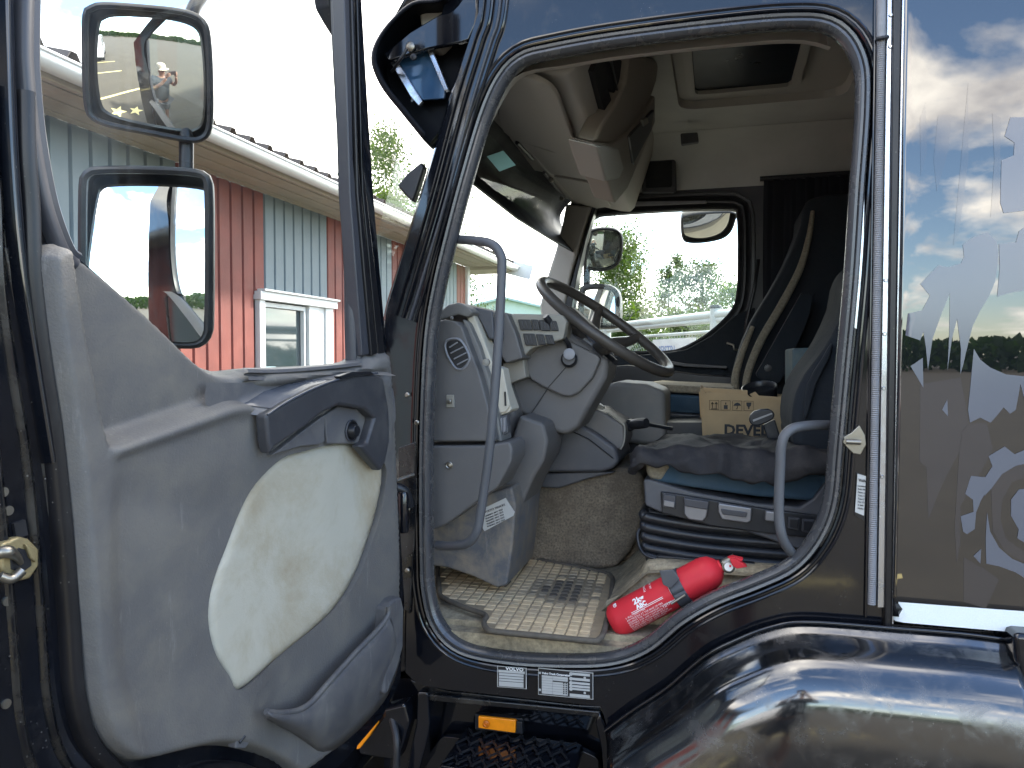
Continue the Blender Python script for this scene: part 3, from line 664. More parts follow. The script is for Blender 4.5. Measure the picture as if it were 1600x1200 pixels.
# data plates on the sill
def dplate(x0, y0, x1, y1, slope, fn, lab):
    fr = YF(-.0085)
    P = lambda u, v, o=0.0: fr.px(x0+(x1-x0)*u, y0+(y1-y0)*v+slope*u, o)
    def q(name, u0, v0, u1, v1, mat, par, o):
        pts = [P(u0, v0, 0), P(u1, v0, 0), P(u1, v1, 0), P(u0, v1, 0)]
        V, F = prismv([p+Vector((0, -o, 0)) for p in pts], Vector((0, .0012, 0))); return mk(name, V, F, mat, par, smooth=0)
    fn(P, q)
def left_plate(P, q):
    b = q('data_plate', 0, 0, 1, 1, m_offw, truck, .001); q('plate_field', .03, .03, .97, .97, m_inkb, b, .002)
    for k, (v0, v1) in enumerate([(.17, .28), (.31, .42), (.45, .55), (.58, .68), (.71, .93)]): q('plate_line', .07 if k else .05, v0, .9 if k else .94, v1, m_offw, b, .003)
    w = (P(1, .5)-P(0, .5)).length
    text('plate_print', 'VOLVO', w*.15, m_white, b, P(.3, .15)+Vector((0, -.0035, 0)), P(1, 0)-P(0, 0), (0, 0, 1), bold=.0003, sx=1.2)
def right_plate(P, q):
    b = q('data_plate', 0, 0, 1, 1, m_offw, truck, .001); q('plate_field', .012, .03, .988, .97, m_inkb, b, .002)
    q('plate_table', .07, .25, .54, .93, m_offw, b, .003); q('plate_bar', .27, .41, .545, .45, m_inkb, b, .004)
    for k in range(6): q('table_line', .07, .34+.095*k, .54, .345+.095*k, m_conduit, b, .0037)
    q('table_line', .265, .25, .268, .93, m_conduit, b, .0037)
    for v0, v1 in ((.05, .14), (.24, .33), (.39, .47), (.51, .59), (.62, .69), (.84, .95)): q('plate_line', .59 if v0 < .8 else .575, v0, .94, v1, m_offw, b, .003)
    w = (P(1, .5)-P(0, .5)).length
    for v in (.1, .28, .43, .55, .66):
        V, F = lathev([(.0005, 0), (w*.032, 0), (w*.032, .001), (.0005, .001)], P(.6, v)+Vector((0, -.003, 0)), (0, -1, 0), 14); mk('plate_dot', V, F, m_offw, b)
    for u, v in ((.035, .17), (.035, .80), (.85, .2), (.85, .76)):
        V, F = lathev([(.0005, 0), (w*.022, 0), (w*.022, .001), (.0005, .001)], P(u, v)+Vector((0, -.003, 0)), (0, -1, 0), 12); mk('plate_rivet', V, F, m_offw, b)
    for r_ in range(6):
        for c_ in range(2):
            V, F = lathev([(.0005, 0), (w*.012, 0), (w*.012, .001), (.0005, .001)], P(.47+.045*c_, .47+.075*r_)+Vector((0, -.0035, 0)), (0, -1, 0), 8); mk('table_dot', V, F, m_inkb, b)
    text('plate_print', 'Volvo Truck Corporation', w*.049, m_white, b, P(.075, .2)+Vector((0, -.0035, 0)), P(1, 0)-P(0, 0), (0, 0, 1), bold=.0002)
dplate(777, 1040, 823, 1073, 3.5, left_plate, ''); dplate(841, 1043, 927, 1085, 8, right_plate, '')

# ------------------------------------------------------------------ handles
hr = .0145
tube('grab_handle', cr([ry(716, 374, .03), ry(742, 376, .0), ry(767, 381, -.035), ry(781, 396, -.04), ry(784, 425, -.04), ry(777, 560, -.04), ry(765, 700, -.04), ry(751, 800, -.04), ry(744, 832, -.04), ry(730, 849, -.03), ry(705, 853, .0), ry(684, 852, .03)], 6, False), hr*.78, m_tubeg, truck, seg=16)
tube('seat_side_handle', cr([ry(1294, 664, .06), ry(1262, 665, .02), ry(1236, 671, -.01), ry(1222, 690, -.02), ry(1219, 730, -.02), ry(1217, 800, -.02), ry(1222, 838, -.02), ry(1234, 860, .0), ry(1246, 872, .03)], 6, False), hr*.74, m_tubeg, truck, seg=16)

# ================================================================== THE DOOR
door = bpy.data.objects.new('door', None); COL.objects.link(door); door.parent = truck
WIN = [(60, -160), (55, 60), (57, 130), (66, 220), (84, 316), (108, 384), (150, 424), (236, 500), (330, 586), (420, 588), (552, 576), (549, 420), (541, 250), (530, 40), (526, -160)]
wc = resample([DF.ab(x, y, 0) for x, y in cr(WIN, 5)], 150)
DOUT = [(-190, -260), (-190, 1500), (300, 1500), (452, 1262), (540, 1190), (600, 1120), (628, 1060), (634, 940), (620, 700), (606, 545), (585, 300), (567, 0), (566, -260)]
do = [DF.ab(x, y, 0) for x, y in DOUT]
plate('door_shell', DF, do, [resample(wc, 140)], -.020, -.004, m_paint, door, smooth=0, bevel=.004)
# window channel around the glass
for seg_ in ([(60, -160), (55, 60), (57, 130), (66, 220), (84, 316), (108, 384), (122, 400)], [(552, 580), (550, 500), (549, 420), (541, 250), (530, 40), (526, -160)]):
    A = cr([DF.ab(x, y, 0) for x, y in seg_], 6, False); N = ab_normals(A, False)
    q = Vector(DF.ab(300, 100, 0)); mid = A[len(A)//2]; sg = 1 if (Vector(mid)-q).dot(N[len(A)//2]) > 0 else -1
    V, F = grid([[DF.p(A[i][0]+sg*N[i].x*o, A[i][1]+sg*N[i].y*o, d) for i in range(len(A))] for o, d in [(-.005, -.016), (-.006, -.006), (-.004, .004), (.000, .008), (.006, .006), (.010, .011), (.018, .012), (.024, .008), (.026, -.006)]])
    mk('window_channel', V, F, m_channel, door, smooth=50)
V, F = prismv([DF.p(a, b, -.010) for a, b in resample(offs(wc, .004), 140)], DN*.004); mk('window_glass', V, F, m_winglass, door, smooth=0)
# hinge side upright: layered channel, rubber, black strip
for nm, x0t, x1t, x0b, x1b, o0, o1, mt in (('upright_channel', 541, 552, 566, 580, -.01, .020, m_channel), ('upright_rubber', 553, 560, 581, 590, -.01, .027, m_rubber), ('upright_rubber', 561, 567, 591, 602, -.02, .016, m_rubber)):
    slab(nm, DF, [(x0t-9, -200), (x1t-9, -200), (x1t, 250), (x1b, 553), (x0b, 556), (x0t+6, 300)], o0, o1, mt, door, bevel=.003)
# latch side: metal flanges and rubber seal that runs round the lining
LIN = [(58, 412), (66, 392), (84, 381), (110, 381), (130, 388), (165, 412), (250, 486), (345, 574), (420, 575), (545, 568), (572, 553), (598, 547), (610, 556), (616, 640), (622, 760), (628, 930),
       (630, 1010), (615, 1070), (572, 1135), (520, 1185), (475, 1215), (440, 1196), (395, 1176), (340, 1168), (280, 1180), (230, 1192), (195, 1188), (160, 1160), (138, 1110), (128, 1040), (118, 930), (108, 800), (92, 660), (72, 530)]
ls = cr(LIN, 5)
seam = [(48, 150), (50, 250), (56, 330), (60, 440), (74, 560), (94, 690), (108, 830), (118, 960), (127, 1075), (150, 1150), (205, 1200), (270, 1210), (330, 1190), (390, 1195), (450, 1230)]
def along(name, line, prof, mat, fr=DF, par=None, off=0.0, n=8):
    A = cr([fr.ab(x, y, off) for x, y in line], n, False); N = ab_normals(A, False)
    V, F = grid([[fr.p(A[i][0]+N[i].x*o, A[i][1]+N[i].y*o, d) for i in range(len(A))] for o, d in prof]); return mk(name, V, F, mat, par or door, smooth=50)
A = [DF.ab(x, y, 0) for x, y in seam[:2]]
s_ = 1.0 if ab_normals([DF.ab(x, y, 0) for x, y in seam], False)[5].x > 0 else -1.0     # +a is towards the latch edge
def P_(pr): return [(s_*o, d) for o, d in pr]
along('door_seal', seam, P_([(.000, -.004), (.002, .012), (.008, .019), (.016, .018), (.022, .010), (.024, -.004)]), m_rubber)
along('door_flange', seam, P_([(.024, -.004), (.030, -.012), (.038, -.012), (.041, .000), (.046, .003), (.051, -.001), (.054, -.014), (.072, -.015), (.076, -.004), (.082, .001), (.088, -.003), (.092, -.018), (.13, -.020)]), m_paintdirty)
along('door_flange', [(6, -200), (12, 60), (20, 260), (34, 420), (56, 560), (82, 720)], P_([(-.006, -.008), (.0, .012), (.005, .014), (.010, .012), (.014, -.006)]), m_paint)
slab('latch_side_cover', DF, [(4, 380), (40, 400), (60, 400), (74, 540), (94, 700), (104, 820), (78, 820), (50, 620)], -.02, -.002, m_paintdirty, door, bevel=.004)
# latch
lt = slab('door_latch', DF, [(2, 850), (30, 838), (46, 842), (62, 858), (62, 884), (48, 905), (20, 910), (2, 890)], -.02, .006, m_brass, door, bevel=.004)
slab('latch_dark_patch', DF, [(16, 866), (30, 856), (48, 862), (50, 884), (36, 894), (18, 890)], .0, .0075, m_inkb, lt, bevel=.001)  # raised black patch, paints the shade inside the latch hole
tube('latch_claw', [DF.px(-6, 866, .01), DF.px(12, 862, .018), DF.px(26, 870, .014), DF.px(33, 880, .010)], [.007, .008, .005, .003], m_chrome, lt, n=4)
slab('latch_tongue', DF, [(40, 850), (56, 856), (58, 880), (48, 872)], .004, .012, m_brass, lt, bevel=.002)
tube('latch_claw', [DF.px(0, 900, .01), DF.px(18, 905, .014), DF.px(34, 892, .014)], .006, m_chrome, lt, n=4)
for px_, py_ in ((-2, 768), (6, 797), (4, 938), (30, 893), (2, 1098)):
    V, F = lathev([(.001, 0), (.010, 0), (.010, .004), (.006, .006), (.006, .010), (.001, .010)], DF.px(px_, py_, -.012), DN, 14); mk('latch_bolt', V, F, m_chrome, door)
slab('latch_opening', DF, [(22, 818), (40, 812), (44, 836), (26, 842)], -.02, .001, m_black, door)

# lining as one moulded surface
ledge = [(160, 712), (260, 676), (345, 650), (420, 650)]
rimin = [(100, 440), (112, 480), (128, 560), (146, 640), (160, 690), (166, 700)]
TOPI = [(348, 598), (420, 596), (500, 583), (560, 575), (598, 576), (598, 600), (540, 606), (500, 620), (452, 640), (420, 650), (380, 638), (350, 628)]
CRM = [(424, 716), (465, 703), (510, 693), (557, 694), (575, 713), (591, 733), (583, 795), (568, 846), (550, 895), (524, 940), (490, 976), (428, 1026), (366, 1076), (346, 1052), (326, 1020), (315, 980), (315, 940), (326, 895), (343, 852), (364, 800), (386, 755)]
cs = cr(CRM, 4)
def hlin(x, y):
    e = dseg((x, y), ls, True)
    h = .006+.014*sstep(0, 18, e)
    rx_ = np.interp(y, [380, 440, 560, 640, 700, 760, 900, 1050, 1180], [92, 100, 120, 138, 150, 150, 148, 158, 200])
    yl = np.interp(x, [100, 165, 345, 420], [728, 704, 642, 634]); d = yl-y
    into = sstep(0, 17, x-rx_); fade = 1-sstep(345, 430, x)
    h -= .036*into*sstep(2, 30, d)*fade
    h += .008*math.exp(-(d/10)**2)*into*fade
    h -= .012*sstep(0, 40, -d)*sstep(0, 30, x-rx_)*(1-sstep(250, 420, x-rx_))*sstep(700, 800, y)*.6
    h -= .010*sstep(0, 60, x-380)*sstep(860, 1000, y)
    h += .002*noise.noise(Vector((x*.01, y*.01, 0)))
    h += .020*sstep(0, 12, e)
    if inside((x, y), TOPI): h = h+(min(h, .018)-h)*sstep(0, 12, dseg((x, y), TOPI, True))
    return h
lin = field('lining', DF, ls, lambda x, y: hlin(x, y)-.018, m_lining, door, off=.018, holes=[cs], spacing=5.5, skirt=.03, smooth=70)
def hcrm(x, y):
    e = dseg((x, y), cs, True)
    h = .007*sstep(0, 9, e)+.008
    q = math.hypot((x-450)/90, (y-850)/130)
    h -= .008*math.exp(-q*q*1.2)
    h += .018*sstep(0, 70, (x-y*.0)-(545-(y-730)*.1))*(1-sstep(30, 130, y-730))*sstep(0, 12, e)
    return h
field('cream_insert', DF, cs, hcrm, m_cream, door, spacing=8, off=.020, skirt=.02, smooth=75)
# window sill mouldings
along('sill_moulding', [(366, 580), (420, 580), (500, 574), (548, 569)], [(-.006, .016), (-.004, .028), (.002, .030), (.004, .020), (.007, .020), (.009, .030), (.015, .031), (.018, .014)], m_armlt)
# armrest
arm = slab('armrest', DF, [(416, 648), (452, 626), (500, 603), (545, 589), (585, 584), (600, 590), (609, 640), (610, 690), (603, 722), (596, 737), (580, 718), (562, 697), (574, 691), (585, 654), (570, 639), (532, 633), (505, 645), (480, 666), (430, 700), (424, 712), (419, 690)], .046, .072, m_arm, door, bevel=.008, bseg=4, smooth=50)
slab('handle_recess', DF, [(424, 712), (470, 676), (508, 648), (508, 690), (500, 695), (470, 698)], .0, .052, m_armlt, door, bevel=.003)
slab('knob_recess', DF, [(507, 650), (530, 634), (572, 640), (586, 655), (576, 694), (512, 694)], .0, .050, m_armlt, door, bevel=.004)
kc = DF.px(549, 673, .051)
lathe('mirror_knob', [(.019, -.002), (.020, .001), (.018, .002), (.015, -.001), (.0145, .000), (.0125, .012), (.011, .014), (.001, .0145)], kc, DN, m_black, door, seg=28)
lathe('knob_ring', [(.0205, 0), (.023, .0005), (.023, .002), (.0205, .003)], kc, DN, m_channel, door, seg=28, cap=False)
# top of the armrest: tray
top_o = [(344, 592), (420, 592), (500, 578), (560, 570), (602, 572), (606, 590), (560, 588), (500, 604), (452, 628), (416, 652), (342, 632)]
def zsurf(pts_out, pts_in, name, mat, oi, oo, par=arm, mid=None):
    a = resample(cr(pts_out, 4, False), 30, False); b = resample(cr(pts_in, 4, False), 30, False)
    C = []
    for k in range(7):
        t = k/6; C.append([DF.px(a[i][0]*(1-t)+b[i][0]*t, a[i][1]*(1-t)+b[i][1]*t, oo*(1-t)+oi*t - (.012*math.sin(math.pi*t) if mid else 0)) for i in range(30)])
    V, F = grid(C); return mk(name, V, F, mat, par, smooth=80, solid=.003)
TOPO = cr([(343, 602), (347, 598), (420, 598), (500, 587), (556, 579), (600, 577), (606, 587), (585, 586), (545, 591), (500, 604), (452, 627), (417, 650), (380, 643), (342, 634)], 2)
tfront = [(417, 650), (452, 627), (500, 604), (545, 591), (606, 587)]; tback = [(342, 600), (420, 598), (500, 587), (556, 579), (602, 577)]
def htop(x, y):
    f = dseg((x, y), tfront); b_ = dseg((x, y), tback); t = f/(f+b_+1e-6)
    h = .021*(1-t)-.034*t - .014*math.sin(math.pi*t)*sstep(0, 30, f)
    h -= .016*sstep(0, 60, 410-x)
    return max(h, -.026)
field('armrest_top', DF, TOPO, htop, m_armlt, door, spacing=5, off=.050, skirt=.0, smooth=75)
field('tray_liner', DF, [(394, 632), (430, 612), (470, 598), (505, 592), (530, 593), (500, 602), (455, 622), (424, 640)], lambda x, y: htop(x, y)+.0035, m_tray, door, spacing=5, off=.050, skirt=.004, smooth=75)
tube('armrest_bead', cr([DF.px(x, y, .072) for x, y in [(418, 648), (452, 626), (500, 603), (545, 589), (590, 583)]], 6, False), .0022, m_tray, arm, seg=8)
slab('release_lever', DF, [(530, 588), (552, 581), (580, 580), (585, 585), (560, 587), (534, 593)], .064, .078, m_black, door, bevel=.002)
slab('lining_button', DF, [(603, 622), (609, 608), (615, 608), (619, 640), (618, 660), (611, 664), (604, 655)], .0, .038, m_armlt, door, bevel=.005, smooth_pts=3)
# door pocket
lip = [(416, 1112), (442, 1114), (478, 1104), (512, 1068), (555, 1020), (590, 984), (607, 960), (606, 946)]
bot = [(420, 1122), (455, 1142), (480, 1160), (503, 1176), (530, 1164), (570, 1128), (604, 1086), (624, 1030)]
lipo = resample(cr(lip, 5, False), 36, False); boto = resample(cr(bot, 5, False), 36, False)
C = []
for k in range(8):
    t = k/7; C.append([DF.px(lipo[i][0]*(1-t)+boto[i][0]*t, lipo[i][1]*(1-t)+boto[i][1]*t, (.062+.008*math.sin(math.pi*t))*(1-t**4)+.018*t**4) for i in range(36)])
V, F = grid(C); pock = mk('door_pocket', V, F, m_pocket, door, smooth=70, solid=.006)
rim_o = [DF.px(x, y, .064) for x, y in lipo]
tube('pocket_rim', rim_o, .0055, m_pocket, pock, seg=8)
slab('pocket_end', DF, [(604, 950), (616, 936), (628, 932), (632, 950), (631, 1010), (622, 1045), (606, 1085), (600, 1085), (604, 1000)], .015, .060, m_pocket, door, bevel=.008, bseg=4)
# small clip at the bottom
cl = slab('lining_clip', DF, [(368, 1170), (370, 1146), (378, 1139), (392, 1142), (392, 1158), (384, 1170)], .012, .030, m_armlt, door, bevel=.003)
tube('clip_slot', [DF.px(374, 1160, .031), DF.px(382, 1150, .032)], .003, m_black, cl)
# ------------------------------------------------------------------ mirrors on the driver's door
def mirror(name, par, t, pix, aim, Rcv, depth, frame_w, mname='mirror_glass', housing=m_black, up=Vector((0, 0, 1)), face_n=None, seg=26):
    """housing as a rounded shell with a curved glass; outline measured on a plane facing the measuring camera line"""
    cxp = sum(p[0] for p in pix)/len(pix); cyp = sum(p[1] for p in pix)/len(pix)
    c = rt(cxp, cyp, t); n = face_n.normalized(); e1 = up.cross(n).normalized(); e2 = n.cross(e1)
    fr = Frame(c, e1, e2, n)
    cc = resample([fr.ab(x, y, 0) for x, y in cr(pix, 5)], 72)
    a0 = sum(p[0] for p in cc)/72; b0 = sum(p[1] for p in cc)/72
    def sc(s, o): return [fr.p(a0+(a-a0)*s, b0+(b-b0)*s, o) for a, b in cc]
    inn = offs(cc, -frame_w)
    rows = [[fr.p(a, b, -.004) for a, b in inn], [fr.p(a, b, .006) for a, b in inn], [fr.p(a, b, .009) for a, b in offs(cc, -frame_w*.55)], [fr.p(a, b, .004) for a, b in offs(cc, -frame_w*.1)], [fr.p(a, b, -.012) for a, b in cc],
            sc(.99, -depth*.35), sc(.93, -depth*.7), sc(.75, -depth*.93), sc(.4, -depth), sc(.02, -depth)]
    V, F = grid(rows, True); h = mk(name, V, F, housing, par, smooth=50)
    # glass: spherical patch
    gl = []; m_ = 10
    for k in range(m_+1):
        s = k/m_
        row = []
        for a, b in inn:
            aa = a0+(a-a0)*max(s, .001); bb = b0+(b-b0)*max(s, .001)
            row.append((aa, bb))
        gl.append(row)
    ta, tb = aim
    V = []
    for row in gl:
        for a, b in row:
            x = a-a0; y = b-b0
            V.append(fr.p(a, b, -.002 - (x*x+y*y)/(2*Rcv) + x*ta + y*tb))
    F = [(j*72+i, j*72+(i+1) % 72, (j+1)*72+(i+1) % 72, (j+1)*72+i) for j in range(m_) for i in range(72)]
    mk(mname, V, F, m_mirror, par, smooth=180)
    return h, fr
toc = (CAM-rt(228, 112, 1.45)).normalized()
topn = (toc - Rv*.13).normalized()
mh, mf = mirror('wide_angle_mirror', door, 1.45, [(128, 22), (138, 8), (160, 2), (225, 6), (290, 14), (322, 32), (331, 70), (334, 150), (332, 200), (320, 220), (295, 224), (230, 212), (170, 200), (140, 186), (130, 160), (127, 90)], (0, 0), .42, .07, .012, face_n=topn)
toc2 = (CAM-rt(228, 400, 1.47)).normalized()
botn = (toc2 - Rv*.21).normalized()
mirror('main_mirror', door, 1.47, [(122, 290), (128, 270), (146, 259), (225, 258), (300, 262), (326, 272), (333, 296), (334, 400), (333, 500), (330, 526), (316, 542), (290, 546), (225, 540), (150, 528), (126, 510), (121, 460), (121, 380)], (.0, -.150), 1.6, .08, .016, face_n=botn)
arm_pts = [rt(330, -60, 1.62), rt(316, -10, 1.6), rt(300, 20, 1.56), rt(292, 80, 1.54), rt(291, 240, 1.53), rt(291, 330, 1.53)]
tube('mirror_arm', cr(arm_pts, 6, False), .014, m_rubber, door, seg=14)
tube('mirror_arm', cr([rt(330, -60, 1.62), rt(420, -110, 1.66), rt(505, -60, 1.72), rt(518, 20, 1.74), rt(526, 40, 1.76)], 6, False), .017, m_rubber, door, seg=14)
slab('arm_bracket', DF, [(505, -60), (545, -60), (545, 60), (528, 32), (516, 10)], -.09, -.05, m_rubber, door, bevel=.006)
# ================================================================== CAB SHELL (inside)
ZF = ZC-.66      # floor
YL, YR = .09, 2.10
# floor, rear wall, passenger wall, ceiling
floor = box('cab_floor', (-.15, 1.1, ZF-.02), (2.0, 2.1, .03), m_floor, truck)
# raised floor behind, with soft ramp
C = []
for x, z in [(-.33, .0), (-.29, .005), (-.24, .05), (-.17, .115), (-.10, .125), (.10, .128), (.75, .13)]: C.append([Vector((x-.0*y, y, ZF+z)) for y in np.linspace(.17, .95, 10)])
V, F = grid(C); mk('raised_floor', V, F, m_floor, truck, smooth=70)
box('sill_board', (-.1, .07, ZF-.045), (1.2, .12, .05), m_floor, truck)
C = [[Y0.px(x, y, d) for x, y in [(930, 1026), (955, 1024), (1005, 1005), (1055, 965), (1110, 932), (1180, 904), (1232, 880), (1262, 845)]] for d in (.004, -.012)]
C.append([Vector((p.x, .035, p.z-.022)) for p in C[1]])
C.append([Vector((p.x, .055, p.z-.060)) for p in C[1]])
C.append([Vector((p.x, .12, p.z-.085)) for p in C[1]])
C.append([Vector((p.x, .19, np.interp(p.x, [-.33, -.24, -.17, -.1], [ZF, ZF+.05, ZF+.115, ZF+.127]))) for p in C[1]])
V, F = grid(C); mk('sill_carpet', V, F, m_floor, truck, smooth=70)
PW = YF(YR)
PWIN = [(930, 338), (952, 334), (1060, 327), (1140, 326), (1152, 334), (1154, 400), (1152, 455), (1143, 485), (1110, 518), (1072, 541), (1040, 549), (960, 549), (905, 547), (893, 540), (898, 470), (912, 390), (920, 350)]
pw = resample([PW.ab(x, y, 0) for x, y in cr(PWIN, 5)], 110)
outer_pw = [PW.ab(x, y, 0) for x, y in [(925, 322), (900, 350), (880, 440), (868, 560), (880, 900), (1400, 900), (1330, 322)]]
opw = resample(offs(pw, .075), 90)
wx0, wx1 = -1.05, .76
plate('passenger_wall', PW, [(wx0, ZF-.1), (wx1, ZF-.1), (wx1, ZC+1.1), (-.62, ZC+1.1), (-.74, ZC+.80), (-.90, ZC+.08), (wx0, ZC-.05)], [opw], -.02, 0, m_dash2, truck, smooth=0)
ring('passenger_door_frame', PW, pw, [(-.004, -.05), (-.004, .0), (.004, .006), (.012, .002), (.020, .001), (.024, .010), (.034, .012), (.042, .004), (.056, .003), (.060, .016), (.074, .018), (.080, .0), (.080, -.02)], m_black, truck, smooth=45)
V, F = prismv([PW.p(a, b, -.03) for a, b in offs(pw, .004)], PW.n*.004); mk('passenger_window_glass', V, F, m_shield, truck, smooth=0)
slab('passenger_door_trim', YF(YR-.01), [(930, 560), (980, 556), (1035, 552), (1072, 546), (1112, 524), (1150, 492), (1180, 480), (1180, 700), (930, 700)], -.01, .012, m_darkfab, truck, bevel=.006)
slab('passenger_door_ledge', YF(YR-.03), [(1036, 562), (1070, 568), (1136, 572), (1136, 576), (1070, 573), (1034, 568)], -.01, .03, m_dash2, truck, bevel=.004)
slab('passenger_armrest', YF(YR-.08), [(925, 575), (980, 570), (1030, 576), (1090, 584), (1180, 590), (1180, 640), (925, 640)], -.06, 0, m_black, truck, bevel=.012)
tube('door_release', [ry(1136, 536, YR-.03), ry(1146, 539, YR-.05), ry(1147, 546, YR-.05), ry(1154, 547, YR-.04)], .005, m_chrome, truck)
slab('window_top_trim', YF(YR-.02), [(972, 315), (1104, 313), (1104, 317), (975, 322)], -.01, .01, m_conduit, truck, bevel=.003)
# ceiling and rear
ZR = ZC+1.05
hx = [rz(1067, 68, ZR), rz(1247, 50, ZR)]
hy = sorted([rz(1150, 145, ZR).y, rz(1160, 62, ZR).y])
HX0, HX1, HY0, HY1 = -.10, .26, hy[0], hy[1]
CF = Frame((0, 0, ZR), (1, 0, 0), (0, 1, 0), (0, 0, -1))
hh = [(HX0, HY0), (HX1, HY0), (HX1, HY1), (HX0, HY1)]
def rr4(d, r=.05): return rounded([(HX0-d, HY0-d), (HX1+d, HY0-d), (HX1+d, HY1+d), (HX0-d, HY1+d)], r, 5)
big = rounded([(HX0-.07, HY0-.12), (HX1+.22, HY0-.12), (HX1+.22, HY1+.16), (HX0-.07, HY1+.16)], .09, 6)
plate('roof_lining', CF, [(-.72, .04), (.78, .04), (.78, YR+.02), (-.72, YR+.02)], [big], -.02, 0, m_head2, truck, smooth=0)
small = rr4(.0, .03)
bb_ = resample(big, 60); sb = resample(rr4(.035, .05), 60); s2 = resample(rr4(0, .03), 60)
def align(A, B):
    k = min(range(len(B)), key=lambda j: math.dist(A[0], B[j])); B = B[k:]+B[:k]
    return B if math.dist(A[1], B[1]) < math.dist(A[1], B[-1]) else [B[0]]+B[:0:-1]
sb = align(bb_, sb); s2 = align(sb, s2)
V, F = grid([[CF.p(a, b, 0) for a, b in bb_], [CF.p(a*.94+.06*sb[i][0], b*.94+.06*sb[i][1], -.03) for i, (a, b) in enumerate(bb_)], [CF.p(a, b, -.035) for a, b in sb], [CF.p(a, b, -.005) for a, b in offs(sb, -.004)], [CF.p(a, b, -.005) for a, b in s2], [CF.p(a, b, -.07) for a, b in s2]], True)
mk('hatch_surround', V, F, m_shelf, truck, smooth=45)
box('hatch_glass', ((HX0+HX1)/2, (HY0+HY1)/2, ZR+.025), (HX1-HX0+.06, HY1-HY0+.06, .01), m_hatch, truck)
# outer roof and rear wall
box('roof_skin', (.0, 1.05, ZR+.14), (1.42, 2.12, .05), m_paint, truck, bevel=.02)
box('rear_wall', (.78, 1.08, (ZF+ZR)/2), (.03, 2.1, ZR-ZF+.2), m_curtain, truck)
box('rear_roof_lining', (.72, 1.08, ZC+.92), (.10, 2.02, .27), m_head2, truck, bevel=.03)
# near cant rail: fabric above the opening, wraps up to the ceiling
rail = [(745, 200), (775, 140), (800, 108), (836, 96), (870, 92), (950, 78), (1100, 60), (1230, 49), (1285, 54), (1302, 60)]
Rl = resample(cr([Y0.ab(x, y) for x, y in rail], 5, False), 30, False)
V, F = grid([[Vector((a, .03, b-.006)) for a, b in Rl], [Vector((a, .075, b+.004)) for a, b in Rl], [Vector((a*.99, .10, b+.06)) for a, b in Rl], [Vector((a*.98, .16, min(ZR+.01, b+.16))) for a, b in Rl], [Vector((a*.97, .28, ZR+.005)) for a, b in Rl]])
mk('roof_rail_trim', V, F, m_head, truck, smooth=80)
# passenger side top roll
V, F = grid([[Vector((x, YR-.005, ZC+.83)) for x in (-.7, .75)], [Vector((x, YR-.03, ZC+.92)) for x in (-.7, .75)], [Vector((x, YR-.10, ZC+1.0)) for x in (-.7, .75)], [Vector((x, YR-.24, ZR-.002)) for x in (-.7, .75)]])
mk('side_roof_lining', V, F, m_head2, truck, smooth=80)
sp = slab('roof_speaker', YF(YR-.05), [(1003, 258), (1007, 248), (1014, 245), (1050, 245), (1056, 252), (1057, 296), (1052, 301), (1003, 301)], -.02, .02, m_dash2, truck, bevel=.006)
slab('speaker_grille', YF(YR-.075), [(1009, 254), (1050, 251), (1050, 292), (1009, 294)], -.004, .0, m_black, sp, rnd=.01)
for px_, py_ in ((1012, 256), (1047, 255), (1047, 290), (1012, 291)):
    V, F = lathev([(.001, 0), (.006, 0), (.001, .003)], ry(px_, py_, YR-.076), (0, -1, 0), 8); mk('speaker_screw', V, F, m_black, sp)
slab('coat_hook', YF(1.75), [(1063, 208), (1090, 206), (1092, 222), (1064, 226)], -.03, .0, m_dash2, truck, bevel=.006)

# ------------------------------------------------------------------ roof shelf above the windscreen
def loft(name, A, YA, B, YB, mat, parent=truck, steps=2, closed=True, caps=True, smooth=30, bevel=0, bow=0.0, **k):
    a = [ry(x, y, YA) for x, y in A]; b = [ry(x, y, YB) for x, y in B]; rows = []
    for s in range(steps+1):
        t = s/steps; rows.append([a[i].lerp(b[i], t)+Vector((bow*math.sin(math.pi*t), 0, 0)) for i in range(len(a))])
    V, F = grid(rows, closed)
    n = len(a)
    if caps and closed: F += [tuple(range(n-1, -1, -1)), tuple(steps*n+i for i in range(n))]
    return mk(name, V, F, mat, parent, smooth=smooth, bevel=bevel, **k)
def xz(x, z, Y): return Vector((x, Y, ZC+z))
def extr(name, prof, Ya, Yb, mat, parent=truck, slant=0.0, bevel=0, smooth=30, **k):
    """cross section [(x, z above camera)] extruded along the cab's width"""
    n = len(prof)
    V = [xz(x, z, Ya) for x, z in prof]+[xz(x+slant, z, Yb) for x, z in prof]
    F = [tuple(range(n-1, -1, -1)), tuple(range(n, 2*n))]+[(i, (i+1) % n, n+(i+1) % n, n+i) for i in range(n)]
    return mk(name, V, F, mat, parent, bevel=bevel, smooth=smooth, **k)
extr('windscreen_header', [(-.73, .79), (-.69, .775), (-.66, .80), (-.66, 1.04), (-.76, 1.04)], .06, 2.08, m_shelf, bevel=.01)
shelf = extr('roof_shelf', [(-.67, .80), (-.42, .725), (-.375, .72), (-.355, .74), (-.30, .90), (-.255, 1.045), (-.67, 1.045)], .16, 2.02, m_shelf, slant=-.05, bevel=.012, bseg=3)
